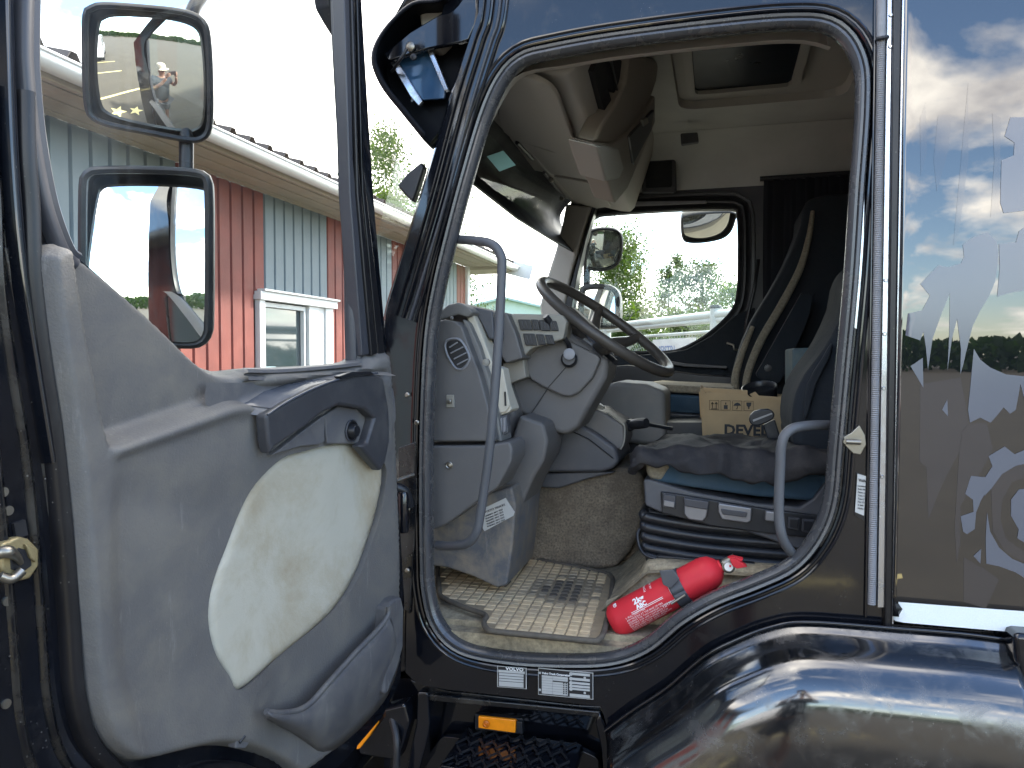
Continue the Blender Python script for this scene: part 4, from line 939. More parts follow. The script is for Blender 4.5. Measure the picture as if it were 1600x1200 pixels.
# sun visors and flaps under the shelf
def flap(name, q, mat, o=.02):
    a = [Vector(p) for p in q]; n = (a[1]-a[0]).cross(a[2]-a[0]).normalized()
    if n.z > 0: n = -n
    V, F = prismv(a, n*o); return mk(name, V, F, mat, truck, bevel=.008, bseg=3, smooth=40)
def und(px, py, z0=.785, sl=-.30):
    """point on the shelf's sloping underside"""
    N = Vector((-sl, 0, 1)).normalized()
    return hit(px, py, Vector((-.67, 0, ZC+z0)), Vector((.3, 0, 1)).normalized())
vis = [(784, 150), (792, 118), (815, 110), (846, 118), (868, 134), (880, 160), (903, 240), (860, 228), (796, 206), (780, 176)]
vv = [und(x, y) for x, y in cr(vis, 4)]
V, F = prismv(vv, Vector((-.004, 0, -.016))); mk('sun_visor', V, F, m_shelf, truck, bevel=.006, bseg=3, smooth=40)
for q in ([(797, 210), (862, 232), (905, 242), (934, 280), (862, 267), (836, 262)], [(863, 271), (936, 284), (955, 319), (930, 323), (884, 306)]):
    V, F = prismv([und(x, y) for x, y in q], Vector((-.003, 0, -.012))); mk('shelf_flap', V, F, m_shelf, truck, bevel=.005, bseg=3)
tube('visor_hinge', [und(808, 214)+Vector((0, 0, -.02)), und(832, 240)+Vector((0, 0, -.02))], .008, m_black, truck)
tube('visor_hinge', [und(850, 262)+Vector((0, 0, -.02)), und(880, 300)+Vector((0, 0, -.02))], .007, m_dash2, truck)
for a_ in ((861, 272), (878, 302)): lathe('hinge_stub', [(.004, -.01), (.011, -.008), (.011, .008), (.004, .01)], und(*a_)+Vector((0, 0, -.025)), (0, 1, 0), m_taupe, truck, seg=12)
# rear fascia: openings with nets, rolls, cabinet doors
FN = Vector((.952, 0, -.30)).normalized()
FO = Vector((-.362, .6, ZC+.74))
FS = Frame(FO+FN*.0, (0, 1, 0), Vector((.30, 0, .95)), FN)
slab('shelf_net', FS, [(926, 112), (935, 92), (958, 84), (976, 98), (975, 128), (967, 150), (951, 140), (957, 160), (947, 180)], -.02, .018, m_net, truck, bevel=.003)
tube('net_divider', [FS.px(953, 88, .022), FS.px(960, 120, .022), FS.px(966, 150, .022)], .004, m_black, truck)
ro = [(984, 86), (1030, 94), (1026, 125), (1018, 150), (997, 186), (971, 229), (929, 222), (945, 191), (965, 160), (978, 130)]
slab('shelf_roll', FS, ro, -.02, .04, m_shelf2, truck, bevel=.012, bseg=4, smooth=50)
slab('cabinet', FS, [(930, 224), (958, 226), (986, 206), (1008, 178), (1024, 150), (1024, 190), (1004, 240), (980, 296), (962, 318)], -.03, .055, m_shelf2, truck, bevel=.008)
slab('cabinet_door', FS, [(984, 214), (1002, 194), (1022, 172), (1018, 204), (990, 256)], .05, .064, m_dash2, truck, bevel=.003)
slab('cabinet_latch', FS, [(1004, 188), (1012, 184), (1014, 192), (1006, 198)], .06, .070, m_taupe, truck, bevel=.002)
tube('cabinet_seam', [FS.px(982, 214, .060), FS.px(990, 256, .060)], .003, m_conduit, truck)
slab('cabinet_lower', FS, [(934, 228), (968, 232), (976, 262), (968, 280), (948, 284)], -.02, .075, m_shelf, truck, bevel=.01, bseg=3)

# ------------------------------------------------------------------ windscreen, far pillar, exterior visor
WX0, WZ0, WX1, WZ1 = -.955, -.10, -.70, .80
def wsn(y, t):
    bow = -.10*(1-((y-1.07)/1.05)**2)
    return Vector((WX0+(WX1-WX0)*t+bow, y, ZC+WZ0+(WZ1-WZ0)*t))
V, F = grid([[wsn(y, t) for y in np.linspace(.02, 2.12, 14)] for t in np.linspace(0, 1, 6)])
mk('windscreen', V, F, m_shield, truck, smooth=180)
slab('far_pillar', YF(2.02), [(884, 318), (925, 322), (915, 350), (905, 385), (892, 430), (884, 470), (878, 500), (846, 500), (843, 478), (852, 440), (868, 390), (878, 350)], -.09, .0, m_shelf, truck, bevel=.015, bseg=3, smooth_pts=0, smooth=50)
slab('far_pillar_rubber', YF(2.05), [(925, 322), (932, 322), (916, 372), (902, 430), (893, 480), (884, 505), (878, 500), (884, 470), (896, 430), (908, 385)], -.05, .02, m_black, truck, bevel=.004)
# exterior sun visor over the windscreen
vo = cr([(738, -60), (700, 0), (650, 10), (615, 40), (594, 70), (587, 95), (592, 118), (606, 145), (634, 180), (668, 222)], 5, False)
vo3 = [YF(.02).ab(x, y) for x, y in vo]
c0 = np.array([YF(.02).ab(700, 90)])[0]
rows = []
for y, s, d in [(-.01, .93, .0), (.0, 1.0, 0), (.05, 1.0, -.005), (.4, 1.0, -.03), (1.07, 1.0, -.05), (1.7, 1.0, -.03), (2.12, 1.0, -.005), (2.22, 1.0, 0), (2.24, .93, 0)]:
    rows.append([Vector((c0[0]+(a-c0[0])*s+d, y, c0[1]+(b-c0[1])*s)) for a, b in vo3])
V, F = grid(rows); visor = mk('exterior_sun_visor', V, F, m_visor, truck, smooth=60, solid=.006)
slab('visor_side_bracket', YF(.03), [(742, -60), (746, 30), (732, 62), (720, 66), (668, 76), (630, 88), (606, 95), (600, 84), (640, 50), (690, 20), (700, -60)], -.01, .006, m_paint, truck, bevel=.004)
slab('visor_dark_sheet', YF(.10), [(594, 82), (604, 58), (626, 34), (655, 16), (704, 2), (745, -40), (725, 100), (690, 200), (670, 226), (652, 204), (634, 181), (614, 156), (603, 141), (594, 118), (590, 98)], -.02, 0, m_visor, truck)  # dark sheet added to keep bright reflections out of the visor's inside
slab('visor_acrylic', YF(.06), [(614, 80), (640, 74), (664, 70), (696, 140), (694, 154), (660, 156), (640, 130)], -.01, 0, m_acryl, truck, bevel=.003)
slab('visor_rib', YF(.055), [(602, 84), (612, 80), (660, 158), (654, 166), (640, 150)], -.01, .004, m_alu, truck, bevel=.003)
slab('visor_rib', YF(.05), [(664, 72), (674, 74), (700, 140), (694, 142)], -.01, .004, m_alu, truck, bevel=.002)
lathe('visor_bolt', [(.001, 0), (.012, 0), (.012, .006), (.006, .01), (.001, .01)], ry(642, 74, .02), (0, -1, 0), m_chrome, truck, seg=12)
lathe('visor_bolt', [(.001, 0), (.008, 0), (.008, .006), (.001, .008)], ry(647, 90, .02), (0, -1, 0), m_black, truck, seg=12)
tube('visor_cable', cr([ry(636, 76, .0), ry(626, 92, .0), ry(618, 104, .02), ry(612, 112, .04)], 5, False), .004, m_black, truck)
slab('cab_marker_lamp', YF(.35), [(612, 60), (606, 46), (624, 18), (650, -20), (668, -20), (640, 20), (618, 50)], -.12, 0, M('red_lamp_housing', (.55, .09, .05), rough=.25), truck, bevel=.01)
slab('lamp_bar', YF(.3), [(604, 66), (598, 60), (612, 30), (640, -20), (650, -20), (622, 22)], -.1, .0, m_black, truck, bevel=.006)
# visor as seen through the windscreen (dark underside with a translucent lamp window)
if 0: loft('visor_underside', [(770, 196), (758, 214), (724, 290), (742, 288)], .25, [(875, 304), (870, 312), (846, 312), (858, 298)], 2.0, m_black, truck, steps=6, bow=-.02)
slab('visor_lamp_window', YF(.42), [(760, 244), (786, 235), (806, 258), (780, 268)], -.004, .0, M('mint_lamp_window', (.25, .45, .42), rough=.15), truck, bevel=.002)
slab('corner_deflector', YF(.06), [(620, 290), (634, 272), (658, 252), (662, 262), (650, 300), (644, 316), (634, 306)], -.03, 0, m_black, truck, bevel=.006)

# ------------------------------------------------------------------ dashboard
slab('dash_end_panel', YF(.10), [(650, 514), (694, 499), (712, 502), (722, 510), (728, 528), (748, 580), (762, 632), (770, 672), (774, 690), (648, 690), (648, 600)], -.10, 0, m_dash, truck, bevel=.006, bseg=3)
slab('dash_lower_end', YF(.095), [(646, 697), (754, 696), (796, 690), (800, 700), (800, 720), (778, 762), (756, 776), (730, 796), (700, 818), (684, 826), (646, 836)], -.14, 0, m_dash, truck, bevel=.007, bseg=3)
slab('dash_side_channel', YF(.14), [(722, 498), (732, 504), (748, 540), (764, 590), (776, 640), (784, 690), (774, 690), (764, 640), (744, 570), (728, 520)], -.10, 0, m_dashtop, truck, bevel=.004)
slab('beige_side_trim', YF(.17), [(728, 494), (738, 488), (748, 510), (764, 552), (778, 590), (786, 600), (800, 640), (796, 644), (780, 650), (770, 600), (752, 552), (736, 512)], -.08, 0, m_beige, truck, bevel=.004)
slab('beige_lower_trim', YF(.17), [(776, 572), (786, 576), (797, 634), (790, 644), (778, 646), (776, 600)], -.05, .006, m_beige, truck, bevel=.003)
slab('dash_top_cap', YF(.14), [(690, 484), (700, 476), (716, 472), (732, 480), (740, 488), (730, 496), (716, 492), (694, 498), (684, 500)], -.6, 0, m_dashtop, truck, bevel=.006)
slab('dash_cowl', YF(.20), [(722, 476), (742, 480), (770, 486), (772, 530), (764, 530), (752, 506), (740, 486)], -.55, 0, m_dash2, truck, bevel=.006)
slab('dash_middle', YF(.30), [(766, 490), (792, 488), (806, 520), (817, 560), (790, 568), (772, 540)], -.3, 0, m_dash, truck, bevel=.006)
slab('dash_band', YF(.36), [(785, 568), (818, 560), (822, 590), (795, 600)], -.3, 0, m_taupe, truck, bevel=.004)
# long dash body across the cab
extr('dash_body', [(-1.02, -.06), (-.98, .10), (-.80, .125), (-.72, .12), (-.62, .02), (-.56, -.16), (-.62, -.40), (-.95, -.60), (-1.05, -.6)], .35, 2.06, m_dash, bevel=.02, bseg=3)
extr('dash_front_shelf', [(-.98, -.02), (-.92, .10), (-.88, .115), (-.90, -.05)], .30, 2.06, m_dashtop)
# oval vent
vent = [(697, 540), (700, 533), (708, 531), (717, 532), (724, 540), (731, 554), (732, 562), (727, 571), (720, 576), (713, 574), (707, 566), (700, 553)]
vf = YF(.10)
vc_ = resample([vf.ab(x, y, 0) for x, y in cr(vent, 5)], 48)
vr = ring('air_vent', vf, vc_, [(-.001, -.01), (-.001, .002), (.002, .005), (.005, .004), (.006, .0)], m_conduit, truck, smooth=60)
V, F = prismv([vf.p(a, b, .0015) for a, b in vc_], (0, .01, 0)); mk('vent_dark', V, F, m_inkb, vr, smooth=0)
for (x0_, y0_), (x1_, y1_) in (((702, 543), (715, 535)), ((704, 552), (724, 542)), ((709, 561), (729, 551)), ((714, 570), (731, 561))):
    a_ = vf.px(x0_, y0_, .004); b_ = vf.px(x1_, y1_, .004)
    V, F = boxv((a_+b_)/2, ((b_-a_).length, .004, .0035), Matrix.Rotation(-math.atan2((b_-a_).z, (b_-a_).x), 3, 'Y')); mk('vent_blade', V, F, m_conduit, vr, bevel=.0008)
sw = slab('toggle_switch', YF(.096), [(697, 617), (709, 617), (710, 637), (697, 637)], -.006, 0, m_taupe, truck, bevel=.002)
lathe('switch_button', [(.001, 0), (.006, 0), (.006, .008), (.004, .010), (.001, .010)], ry(703, 627, .094), (0, -1, 0), m_chrome, sw, seg=14)
sc_ = lathe('panel_screw', [(.001, .002), (.004, .002), (.005, 0), (.010, 0), (.010, .003), (.008, .004), (.0055, .002), (.001, .0035)], ry(702, 727, .093), (0, -1, 0), m_chrome, truck, seg=18)
lathe('panel_screw', [(.001, .0), (.005, 0), (.003, .003), (.001, .003)], ry(706, 497, .10), (0, -1, 0), m_dashtop, truck, seg=10)
# switch panel facing the driver
swf = YF(.34)
spn = slab('switch_panel', swf, [(794, 494), (802, 490), (878, 492), (886, 502), (880, 530), (830, 545), (818, 558), (806, 524)], -.12, 0, m_taupe, truck, bevel=.005)
for (x, y, w, h) in ((809, 499, 19, 17), (829, 499, 11, 17), (841, 500, 15, 17), (857, 501, 12, 16), (817, 521, 18, 19), (837, 522, 12, 17), (851, 523, 12, 15)):
    rk = slab('rocker_switch', YF(.335), [(x, y), (x+w, y+.5), (x+w+4, y+h), (x+4, y+h)], -.004, .001, m_black, truck, bevel=.002)
    for q in range(2): slab('switch_rib', YF(.332), [(x+w*(.3+.3*q), y+3), (x+w*(.36+.3*q), y+3), (x+w*(.36+.3*q)+3, y+h-4), (x+w*(.3+.3*q)+3, y+h-4)], -.002, .001, m_channel, rk)
for k in range(3):
    slab('rocker_switch', YF(.16), [(776+5*k, 655-k), (780+5*k, 654-k), (780+5*k, 676-k), (776+5*k, 678-k)], -.02, .004, m_conduit, truck, bevel=.001)
slab('switch_bank', YF(.165), [(774, 652), (792, 648), (794, 676), (776, 686)], -.03, 0, m_dash2, truck, bevel=.002)
tube('trim_slot', [ry(789, 612, .163), ry(790, 634, .163)], .0025, m_inkb, truck, seg=8)
lathe('trim_latch', [(.001, 0), (.009, 0), (.009, .012), (.001, .014)], ry(761, 566, .10), (0, -1, 0), m_taupe, truck, seg=12)

# steering column shroud
slab('column_shroud', YF(.425), [(817, 566), (824, 550), (844, 532), (864, 517), (880, 512), (940, 556), (952, 562), (948, 590), (920, 640), (905, 668), (890, 678), (875, 680), (826, 654), (797, 638), (792, 598), (818, 584)], -.20, 0, m_dash, truck, bevel=.018, bseg=4, smooth=50)
slab('column_cover', YF(.40), [(818, 562), (826, 548), (848, 530), (866, 518), (888, 532), (934, 555), (938, 562), (926, 590), (905, 613), (892, 620), (880, 619), (850, 606), (830, 594), (820, 580)], -.08, 0, m_dash, truck, bevel=.014, bseg=4, smooth=50)
tube('shroud_seam', [ry(884, 574, .398), ry(856, 606, .398)], .0012, m_inkb, truck, seg=6)
tube('shroud_seam', [ry(856, 607, .419), ry(826, 652, .419)], .0012, m_inkb, truck, seg=6)
ig = lathe('ignition_lock', [(.001, -.0), (.022, 0), (.024, .012), (.020, .020), (.018, .022), (.018, .03), (.001, .03)], ry(890, 562, .398), (.1, -1, .1), m_black, truck, seg=22)
lathe('lock_face', [(.001, .032), (.009, .032), (.010, .030), (.013, .030), (.0165, .031), (.0165, .034), (.0135, .035), (.001, .0345)], ry(891, 555, .392), (.1, -1, .1), m_conduit, ig, seg=22)
tube('indicator_stalk', cr([ry(890, 545, .40), ry(886, 534, .38), ry(870, 515, .36), ry(858, 502, .34), ry(852, 494, .33)], 5, False), [.008, .007, .0085, .010, .009], m_black, truck)
tube('indicator_stalk', [ry(948, 554, .50), ry(958, 562, .46), ry(962, 566, .44)], .008, m_black, truck)
slab('shroud_top', YF(.5), [(866, 514), (900, 518), (948, 552), (944, 562), (905, 540)], -.12, 0, m_dashtop, truck, bevel=.008)
# steering wheel
Wc = ry(946, 509, .60); wn = Vector((.61, .0, .79)).normalized()
e1 = Vector((.79, 0, -.61)).normalized(); e2 = Vector((0, 1, 0))
wn = Vector((.585, -.10, .80)).normalized(); e1 = (Vector((.80, 0, -.585))).normalized(); e2 = wn.cross(e1).normalized(); e1 = e2.cross(wn)
rw = .240
whl = bpy.data.objects.new('steering_wheel', None); COL.objects.link(whl); whl.parent = truck
tube('rim', [Wc+e1*math.cos(a)*rw+e2*math.sin(a)*rw for a in np.linspace(0, 2*math.pi, 65)[:-1]], .0165, m_wheelg, whl, seg=16, closed=True)
hub = Wc-wn*.075
lathe('hub', [(.001, .035), (.05, .030), (.075, .015), (.08, -.01), (.06, -.05), (.05, -.06)], hub, wn, m_dash2, whl, seg=24)
for a in (R(20), R(160), R(200), R(340)):
    p1 = Wc+(e1*math.sin(a)+e2*math.cos(a))*rw*.97; p0 = hub+(e1*math.sin(a)+e2*math.cos(a))*.06
    tube('spoke', cr([p0, p0.lerp(p1, .4)+wn*.0, p0.lerp(p1, .8)-wn*.01, p1], 4, False), [.022, .020, .016, .014], m_wheelg, whl, seg=10)
tube('column', [hub-wn*.05, hub-wn*.30], .045, m_dash2, whl, seg=16)
slab('wheel_boss', YF(.56), [(878, 478), (892, 478), (920, 504), (946, 530), (944, 552), (918, 540), (886, 514), (876, 496)], -.10, 0, m_wheelg, whl, bevel=.012, bseg=3)
lathe('key_tag', [(.001, 0), (.008, 0), (.009, .02), (.004, .03)], ry(918, 622, .5), (.3, 0, -1), m_beige, truck, seg=10)

# knee panels and engine tunnel
slab('knee_panel', YF(.30), [(797, 692), (800, 684), (812, 648), (850, 662), (856, 690), (850, 720), (835, 745), (824, 770), (812, 800), (800, 860), (792, 912), (780, 914), (770, 900), (780, 820), (790, 740)], -.22, 0, m_dash, truck, bevel=.022, bseg=4, smooth=50)
kick = slab('kick_panel', YF(.22), [(640, 812), (700, 806), (730, 790), (760, 772), (800, 760), (806, 790), (800, 860), (792, 915), (776, 919), (740, 902), (700, 888), (640, 880)], -.30, 0, m_kick, truck, bevel=.008)
stk = slab('kick_panel_sticker', YF(.214), [(752, 796), (790, 778), (804, 800), (802, 806), (757, 830), (752, 822)], -.002, .0, m_offw, truck)
text('sticker_print', 'VOLVO TRUCKS', .0085, m_dash2, stk, ry(758, 802, .212), (.9, 0, .38), (-.38, 0, .9))
for k in range(5): text('sticker_print', 'WARNING  INFO  TEXT', .0052, m_dash2, stk, ry(758+k*.9, 808+k*4.0, .212), (.9, 0, .40), (-.40, 0, .9))
slab('floor_hinge_hook', YF(.30), [(777, 912), (783, 902), (792, 904), (796, 912), (790, 918)], -.02, .004, m_matdark, truck, bevel=.002)
tun = slab('engine_tunnel', YF(.60), [(798, 900), (812, 830), (820, 780), (840, 756), (880, 752), (930, 742), (975, 728), (1005, 740), (1010, 800), (1000, 830), (985, 862), (962, 888), (925, 892), (860, 886), (830, 900)], -.55, 0, m_carpet, truck, bevel=.02, bseg=4, smooth=60)
extr('tunnel_front', [(-.95, -.66), (-.95, -.30), (-.45, -.40), (-.22, -.43), (-.20, -.66)], .66, 1.5, m_carpet, bevel=.03)
slab('console_foot', YF(.58), [(824, 742), (848, 740), (940, 737), (962, 738), (920, 748), (874, 763), (850, 762), (824, 756)], -.2, 0, m_dash2, truck, bevel=.006)
slab('console_side', YF(.56), [(848, 738), (856, 700), (880, 672), (892, 662), (908, 664), (932, 678), (962, 700), (968, 722), (958, 732), (940, 738)], -.32, 0, m_dash2, truck, bevel=.012, bseg=3)
slab('console_upper', YF(.60), [(896, 660), (918, 640), (936, 640), (975, 664), (977, 690), (972, 702), (960, 704), (930, 684), (908, 668)], -.22, 0, m_dash, truck, bevel=.010, bseg=3)
tube('console_seam', [ry(889, 672, .555), ry(920, 686, .555), ry(958, 716, .555)], .0018, m_inkb, truck, seg=6)
tube('console_bead', cr([ry(924, 640, .66), ry(950, 646, .62), ry(972, 662, .598), ry(976, 668, .598), ry(975, 690, .598), ry(970, 702, .598)], 4, False), .003, m_taupe, truck, seg=8)
slab('lever_boot', YF(.66), [(918, 632), (932, 628), (944, 636), (940, 650), (922, 650)], -.03, 0, m_taupe, truck, bevel=.004)
tube('parking_brake_lever', cr([ry(972, 668, .72), ry(984, 664, .70), ry(996, 662, .68), ry(1010, 661, .66)], 4, False), [.010, .014, .018, .016], m_black, truck)
tube('parking_brake_rod', [ry(1006, 662, .68), ry(1050, 670, .75)], .006, m_black, truck)
lathe('gear_knob', [(.001, .02), (.014, .016), (.018, .0), (.014, -.014), (.006, -.02)], ry(985, 664, .70), (.2, 0, 1), m_black, truck, seg=16)
slab('tunnel_shoulder', YF(.95), [(922, 630), (940, 606), (960, 596), (1010, 600), (1040, 612), (1040, 700), (960, 690), (925, 660)], -.3, 0, m_dashtop, truck, bevel=.02, bseg=3)
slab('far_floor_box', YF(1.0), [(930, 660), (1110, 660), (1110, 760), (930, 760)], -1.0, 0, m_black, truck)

# ------------------------------------------------------------------ driver's seat
seat = bpy.data.objects.new('driver_seat', None); COL.objects.link(seat); seat.parent = truck
slab('cushion', YF(.25), [(1012, 724), (1022, 716), (1100, 730), (1180, 742), (1290, 740), (1320, 740), (1320, 800), (1290, 785), (1180, 776), (1080, 762), (1020, 752), (1012, 742)], -.50, 0, m_blue, seat, bevel=.018, bseg=4, smooth=60)
slab('cushion_corner', YF(.246), [(1008, 734), (1010, 722), (1022, 717), (1050, 728), (1042, 738), (1034, 752), (1014, 748)], -.45, 0, m_beigefab, seat, bevel=.012, bseg=3)
slab('side_trim', YF(.235), [(1005, 750), (1012, 748), (1080, 768), (1180, 786), (1250, 792), (1270, 780), (1288, 756), (1310, 740), (1320, 780), (1300, 850), (1270, 866), (1150, 826), (1030, 800), (1008, 790)], -.50, 0, m_dash2, seat, bevel=.010, bseg=3, smooth=50)
slab('control_recess', YF(.225), [(1032, 768), (1060, 772), (1190, 794), (1284, 806), (1278, 842), (1200, 834), (1110, 822), (1034, 802)], -.012, .0, m_black, seat, bevel=.004)
slab('rocker', YF(.216), [(1036, 772), (1056, 775), (1055, 795), (1035, 792)], -.01, 0, m_channel, seat, bevel=.002)
slab('rocker_face', YF(.212), [(1038, 782), (1054, 785), (1053, 793), (1037, 790)], -.006, 0, m_silver, seat, bevel=.001)
for pts_ in ([(1068, 778), (1108, 784), (1104, 808), (1098, 815), (1076, 812), (1069, 804)], [(1122, 786), (1175, 794), (1174, 814), (1168, 818), (1128, 812), (1122, 800)], [(1196, 798), (1212, 800), (1211, 816), (1195, 814)]):
    lv = slab('adjust_lever', YF(.205), pts_, -.02, .0, m_silver, seat, bevel=.004, bseg=3)
slab('lever_top', YF(.200), [(1068, 778), (1108, 784), (1106, 797), (1069, 791)], -.008, 0, m_channel, seat, bevel=.003)
slab('lever_top', YF(.201), [(1126, 795), (1168, 801), (1166, 809), (1129, 804)], -.004, 0, m_channel, seat, bevel=.002)
for pts_ in ([(1232, 808), (1250, 810), (1248, 829), (1231, 826)], [(1254, 811), (1273, 813), (1270, 834), (1253, 831)]):
    b_ = slab('square_button', YF(.215), pts_, -.01, 0, m_channel, seat, bevel=.002)
    cxx = sum(p[0] for p in pts_)/4; cyy = sum(p[1] for p in pts_)/4
    slab('button_face', YF(.212), [(cxx+(x-cxx)*.72, cyy+(y-cyy)*.72) for x, y in pts_], -.004, 0, m_black, seat, bevel=.001)
# bellows: stacked soft ribs
for k in range(4):
    f_ = YF(.27)
    y0 = 806+16*k
    pts_ = [(1006+1.2*k, y0-2), (1016, y0+3), (1100, y0+17), (1200, y0+26), (1290, y0+33)]
    p3 = [f_.px(x, y, .0) for x, y in cr(pts_, 4, False)]
    back = [Vector((p3[0].x+.0, .70, p3[0].z))]
    V, F = tubev(back+[p3[0]+Vector((.0, .02, 0))]+p3, .0145, 10, True)
    mk('bellows_rib', V, F, m_black, seat, smooth=70)
slab('bellows_core', YF(.285), [(1010, 795), (1290, 835), (1290, 900), (1150, 885), (1012, 868)], -.42, 0, m_black, seat, bevel=.01)
slab('seat_rail', YF(.24), [(1026, 868), (1100, 874), (1180, 880), (1180, 890), (1100, 886), (1026, 882)], -.03, 0, m_black, seat, bevel=.003)
slab('seat_foot', YF(.25), [(1005, 862), (1028, 868), (1030, 882), (1010, 880)], -.40, 0, m_black, seat, bevel=.006)
tube('slide_bar', cr([ry(1000, 826, .27), ry(996, 836, .26), ry(1000, 856, .25), ry(1010, 868, .24), ry(1026, 873, .24)], 5, False), .0045, m_black, seat, seg=10)
slab('floor_plinth', YF(.20), [(1008, 878), (1060, 880), (1290, 895), (1290, 960), (1100, 935), (960, 1000), (985, 930)], -.55, 0, m_floor, truck, bevel=.02)
# backrest seen behind the handle
def hb(x, y): return 0
slab('backrest', YF(.30), [(1252, 706), (1240, 680), (1238, 650), (1244, 615), (1258, 585), (1280, 556), (1300, 525), (1325, 470), (1345, 400), (1420, 400), (1420, 706)], -.42, 0, m_darkfab, seat, bevel=.03, bseg=5, smooth=60, smooth_pts=2)
slab('backrest_pleat', YF(.285), [(1262, 600), (1285, 560), (1300, 535), (1296, 560), (1276, 600), (1262, 650), (1256, 650)], -.02, 0, m_darkfab, seat, bevel=.008, smooth_pts=2)
bk = slab('belt_buckle', YF(.55), [(1170, 655), (1178, 643), (1200, 639), (1210, 645), (1208, 655), (1190, 664), (1176, 665)], -.02, .006, m_black, seat, bevel=.006, smooth_pts=2)
slab('buckle_slot', YF(.54), [(1176, 656), (1206, 645), (1207, 647), (1177, 659)], -.002, 0, m_silver, seat)
slab('buckle_stalk', YF(.56), [(1192, 664), (1211, 655), (1222, 690), (1200, 690)], -.015, .0, m_black, seat, bevel=.004)

# ------------------------------------------------------------------ passenger seats, curtain, bunk
ps = bpy.data.objects.new('passenger_seat', None); COL.objects.link(ps); ps.parent = truck
slab('cushion_rim', YF(1.32), [(990, 625), (993, 612), (1003, 602), (1022, 600), (1150, 606), (1150, 620), (1030, 612), (1010, 616), (998, 628)], -.5, 0, m_beigefab, ps, bevel=.012, bseg=3, smooth=50)
slab('cushion', YF(1.315), [(992, 630), (1000, 620), (1012, 614), (1150, 622), (1150, 650), (1050, 645), (992, 638)], -.5, .0, m_blue, ps, bevel=.012, bseg=3)
slab('cushion_base', YF(1.31), [(988, 634), (1050, 643), (1150, 650), (1150, 690), (1050, 676), (990, 666)], -.5, 0, m_black, ps, bevel=.012, bseg=3)
slab('backrest', YF(1.60), [(1146, 640), (1144, 600), (1152, 560), (1172, 505), (1205, 450), (1232, 400), (1252, 350), (1262, 310), (1330, 300), (1400, 300), (1400, 640)], -.4, 0, m_darkfab, ps, bevel=.03, bseg=4, smooth=60, smooth_pts=2)
tube('backrest_piping', cr([ry(1150, 618, 1.52), ry(1149, 590, 1.52), ry(1158, 556, 1.52), ry(1176, 510, 1.53)], 6, False), [.016, .016, .013, .009], m_beigefab, ps, seg=12)
tube('backrest_piping', cr([ry(1164, 615, 1.46), ry(1170, 578, 1.46), ry(1190, 530, 1.46), ry(1222, 475, 1.46), ry(1250, 420, 1.47), ry(1264, 370, 1.48), ry(1270, 330, 1.5)], 6, False), [.014, .015, .016, .016, .014, .011, .008], m_beigefab, ps, seg=12)
slab('armrest', YF(1.42), [(1248, 466), (1254, 460), (1268, 462), (1262, 500), (1236, 560), (1222, 592), (1212, 600), (1190, 594), (1182, 584), (1190, 570)], -.08, 0, m_darkfab, ps, bevel=.012, bseg=3, smooth_pts=2)
lathe('armrest_pivot', [(.001, 0), (.014, 0), (.014, .006), (.001, .007)], ry(1200, 575, 1.418), (0, -1, 0), m_black, ps, seg=16)
slab('bunk_box', YF(1.0), [(1238, 544), (1290, 543), (1330, 545), (1330, 620), (1238, 606)], -.3, 0, M('grey_green_box', (.10, .14, .15), rough=.8, dirt=.4), truck, bevel=.008)
slab('bunk', YF(.85), [(1235, 640), (1400, 640), (1400, 800), (1235, 740)], -1.1, 0, m_black, truck, bevel=.01)
# curtain: pleated cloth hanging on the far side and across the back
rows = []
for z in np.linspace(ZC+.835, ZC-.35, 12):
    row = []
    for i in range(90):
        t = i/89
        x = .20+.56*t; y = 2.02-.03*t
        w = .018*math.sin(i*1.15+1.5*math.sin(i*.31))*(1+.3*math.sin(z*3+i*.2))
        row.append(Vector((x+w, y+w*.5, z)))
    rows.append(row)
V, F = grid(rows); mk('curtain', V, F, m_curtain, truck, smooth=180)
tube('curtain_rail', [Vector((.18, 2.02, ZC+.845)), Vector((.76, 2.0, ZC+.845))], .012, m_black, truck)
# seat belt strap
V, F = grid([[ry(x, y, 1.9) for x, y in ((1182, 405), (1176, 450), (1164, 500), (1158, 560))], [ry(x+6, y, 1.9) for x, y in ((1182, 405), (1176, 450), (1164, 500), (1158, 560))]]); mk('seat_belt', V, F, m_rubber, truck, solid=.003)

# passenger side outside mirrors
pmn = (CAM-rt(950, 390, 4.1)).normalized()
pn1 = (pmn+Rv*.10-Uv*.10).normalized()
mirror('wide_angle_mirror', truck, 4.15, [(912, 420), (915, 372), (925, 358), (950, 355), (968, 360), (974, 375), (972, 400), (964, 416), (945, 424), (922, 423)], (0, 0), .6, .10, .014, face_n=pn1)
mirror('main_mirror', truck, 4.15, [(905, 500), (904, 460), (912, 445), (940, 443), (960, 448), (969, 462), (969, 500), (962, 512), (930, 512)], (0, 0), 1.5, .10, .03, face_n=(pmn-Rv*.30+Uv*.25).normalized())
mirror('kerb_mirror', truck, 4.0, [(1066, 372), (1065, 345), (1070, 337), (1100, 332), (1148, 331), (1149, 345), (1142, 362), (1128, 373), (1100, 379), (1075, 379)], (0, 0), .5, .08, .008, face_n=(pmn+Rv*.2-Uv*.75).normalized())
tube('mirror_arm', cr([rt(918, 340, 4.2), rt(917, 420, 4.22), rt(917, 470, 4.22)], 4, False), .02, m_rubber, truck)
tube('mirror_arm', [rt(1118, 300, 4.05), rt(1120, 340, 4.03)], .022, m_rubber, truck)
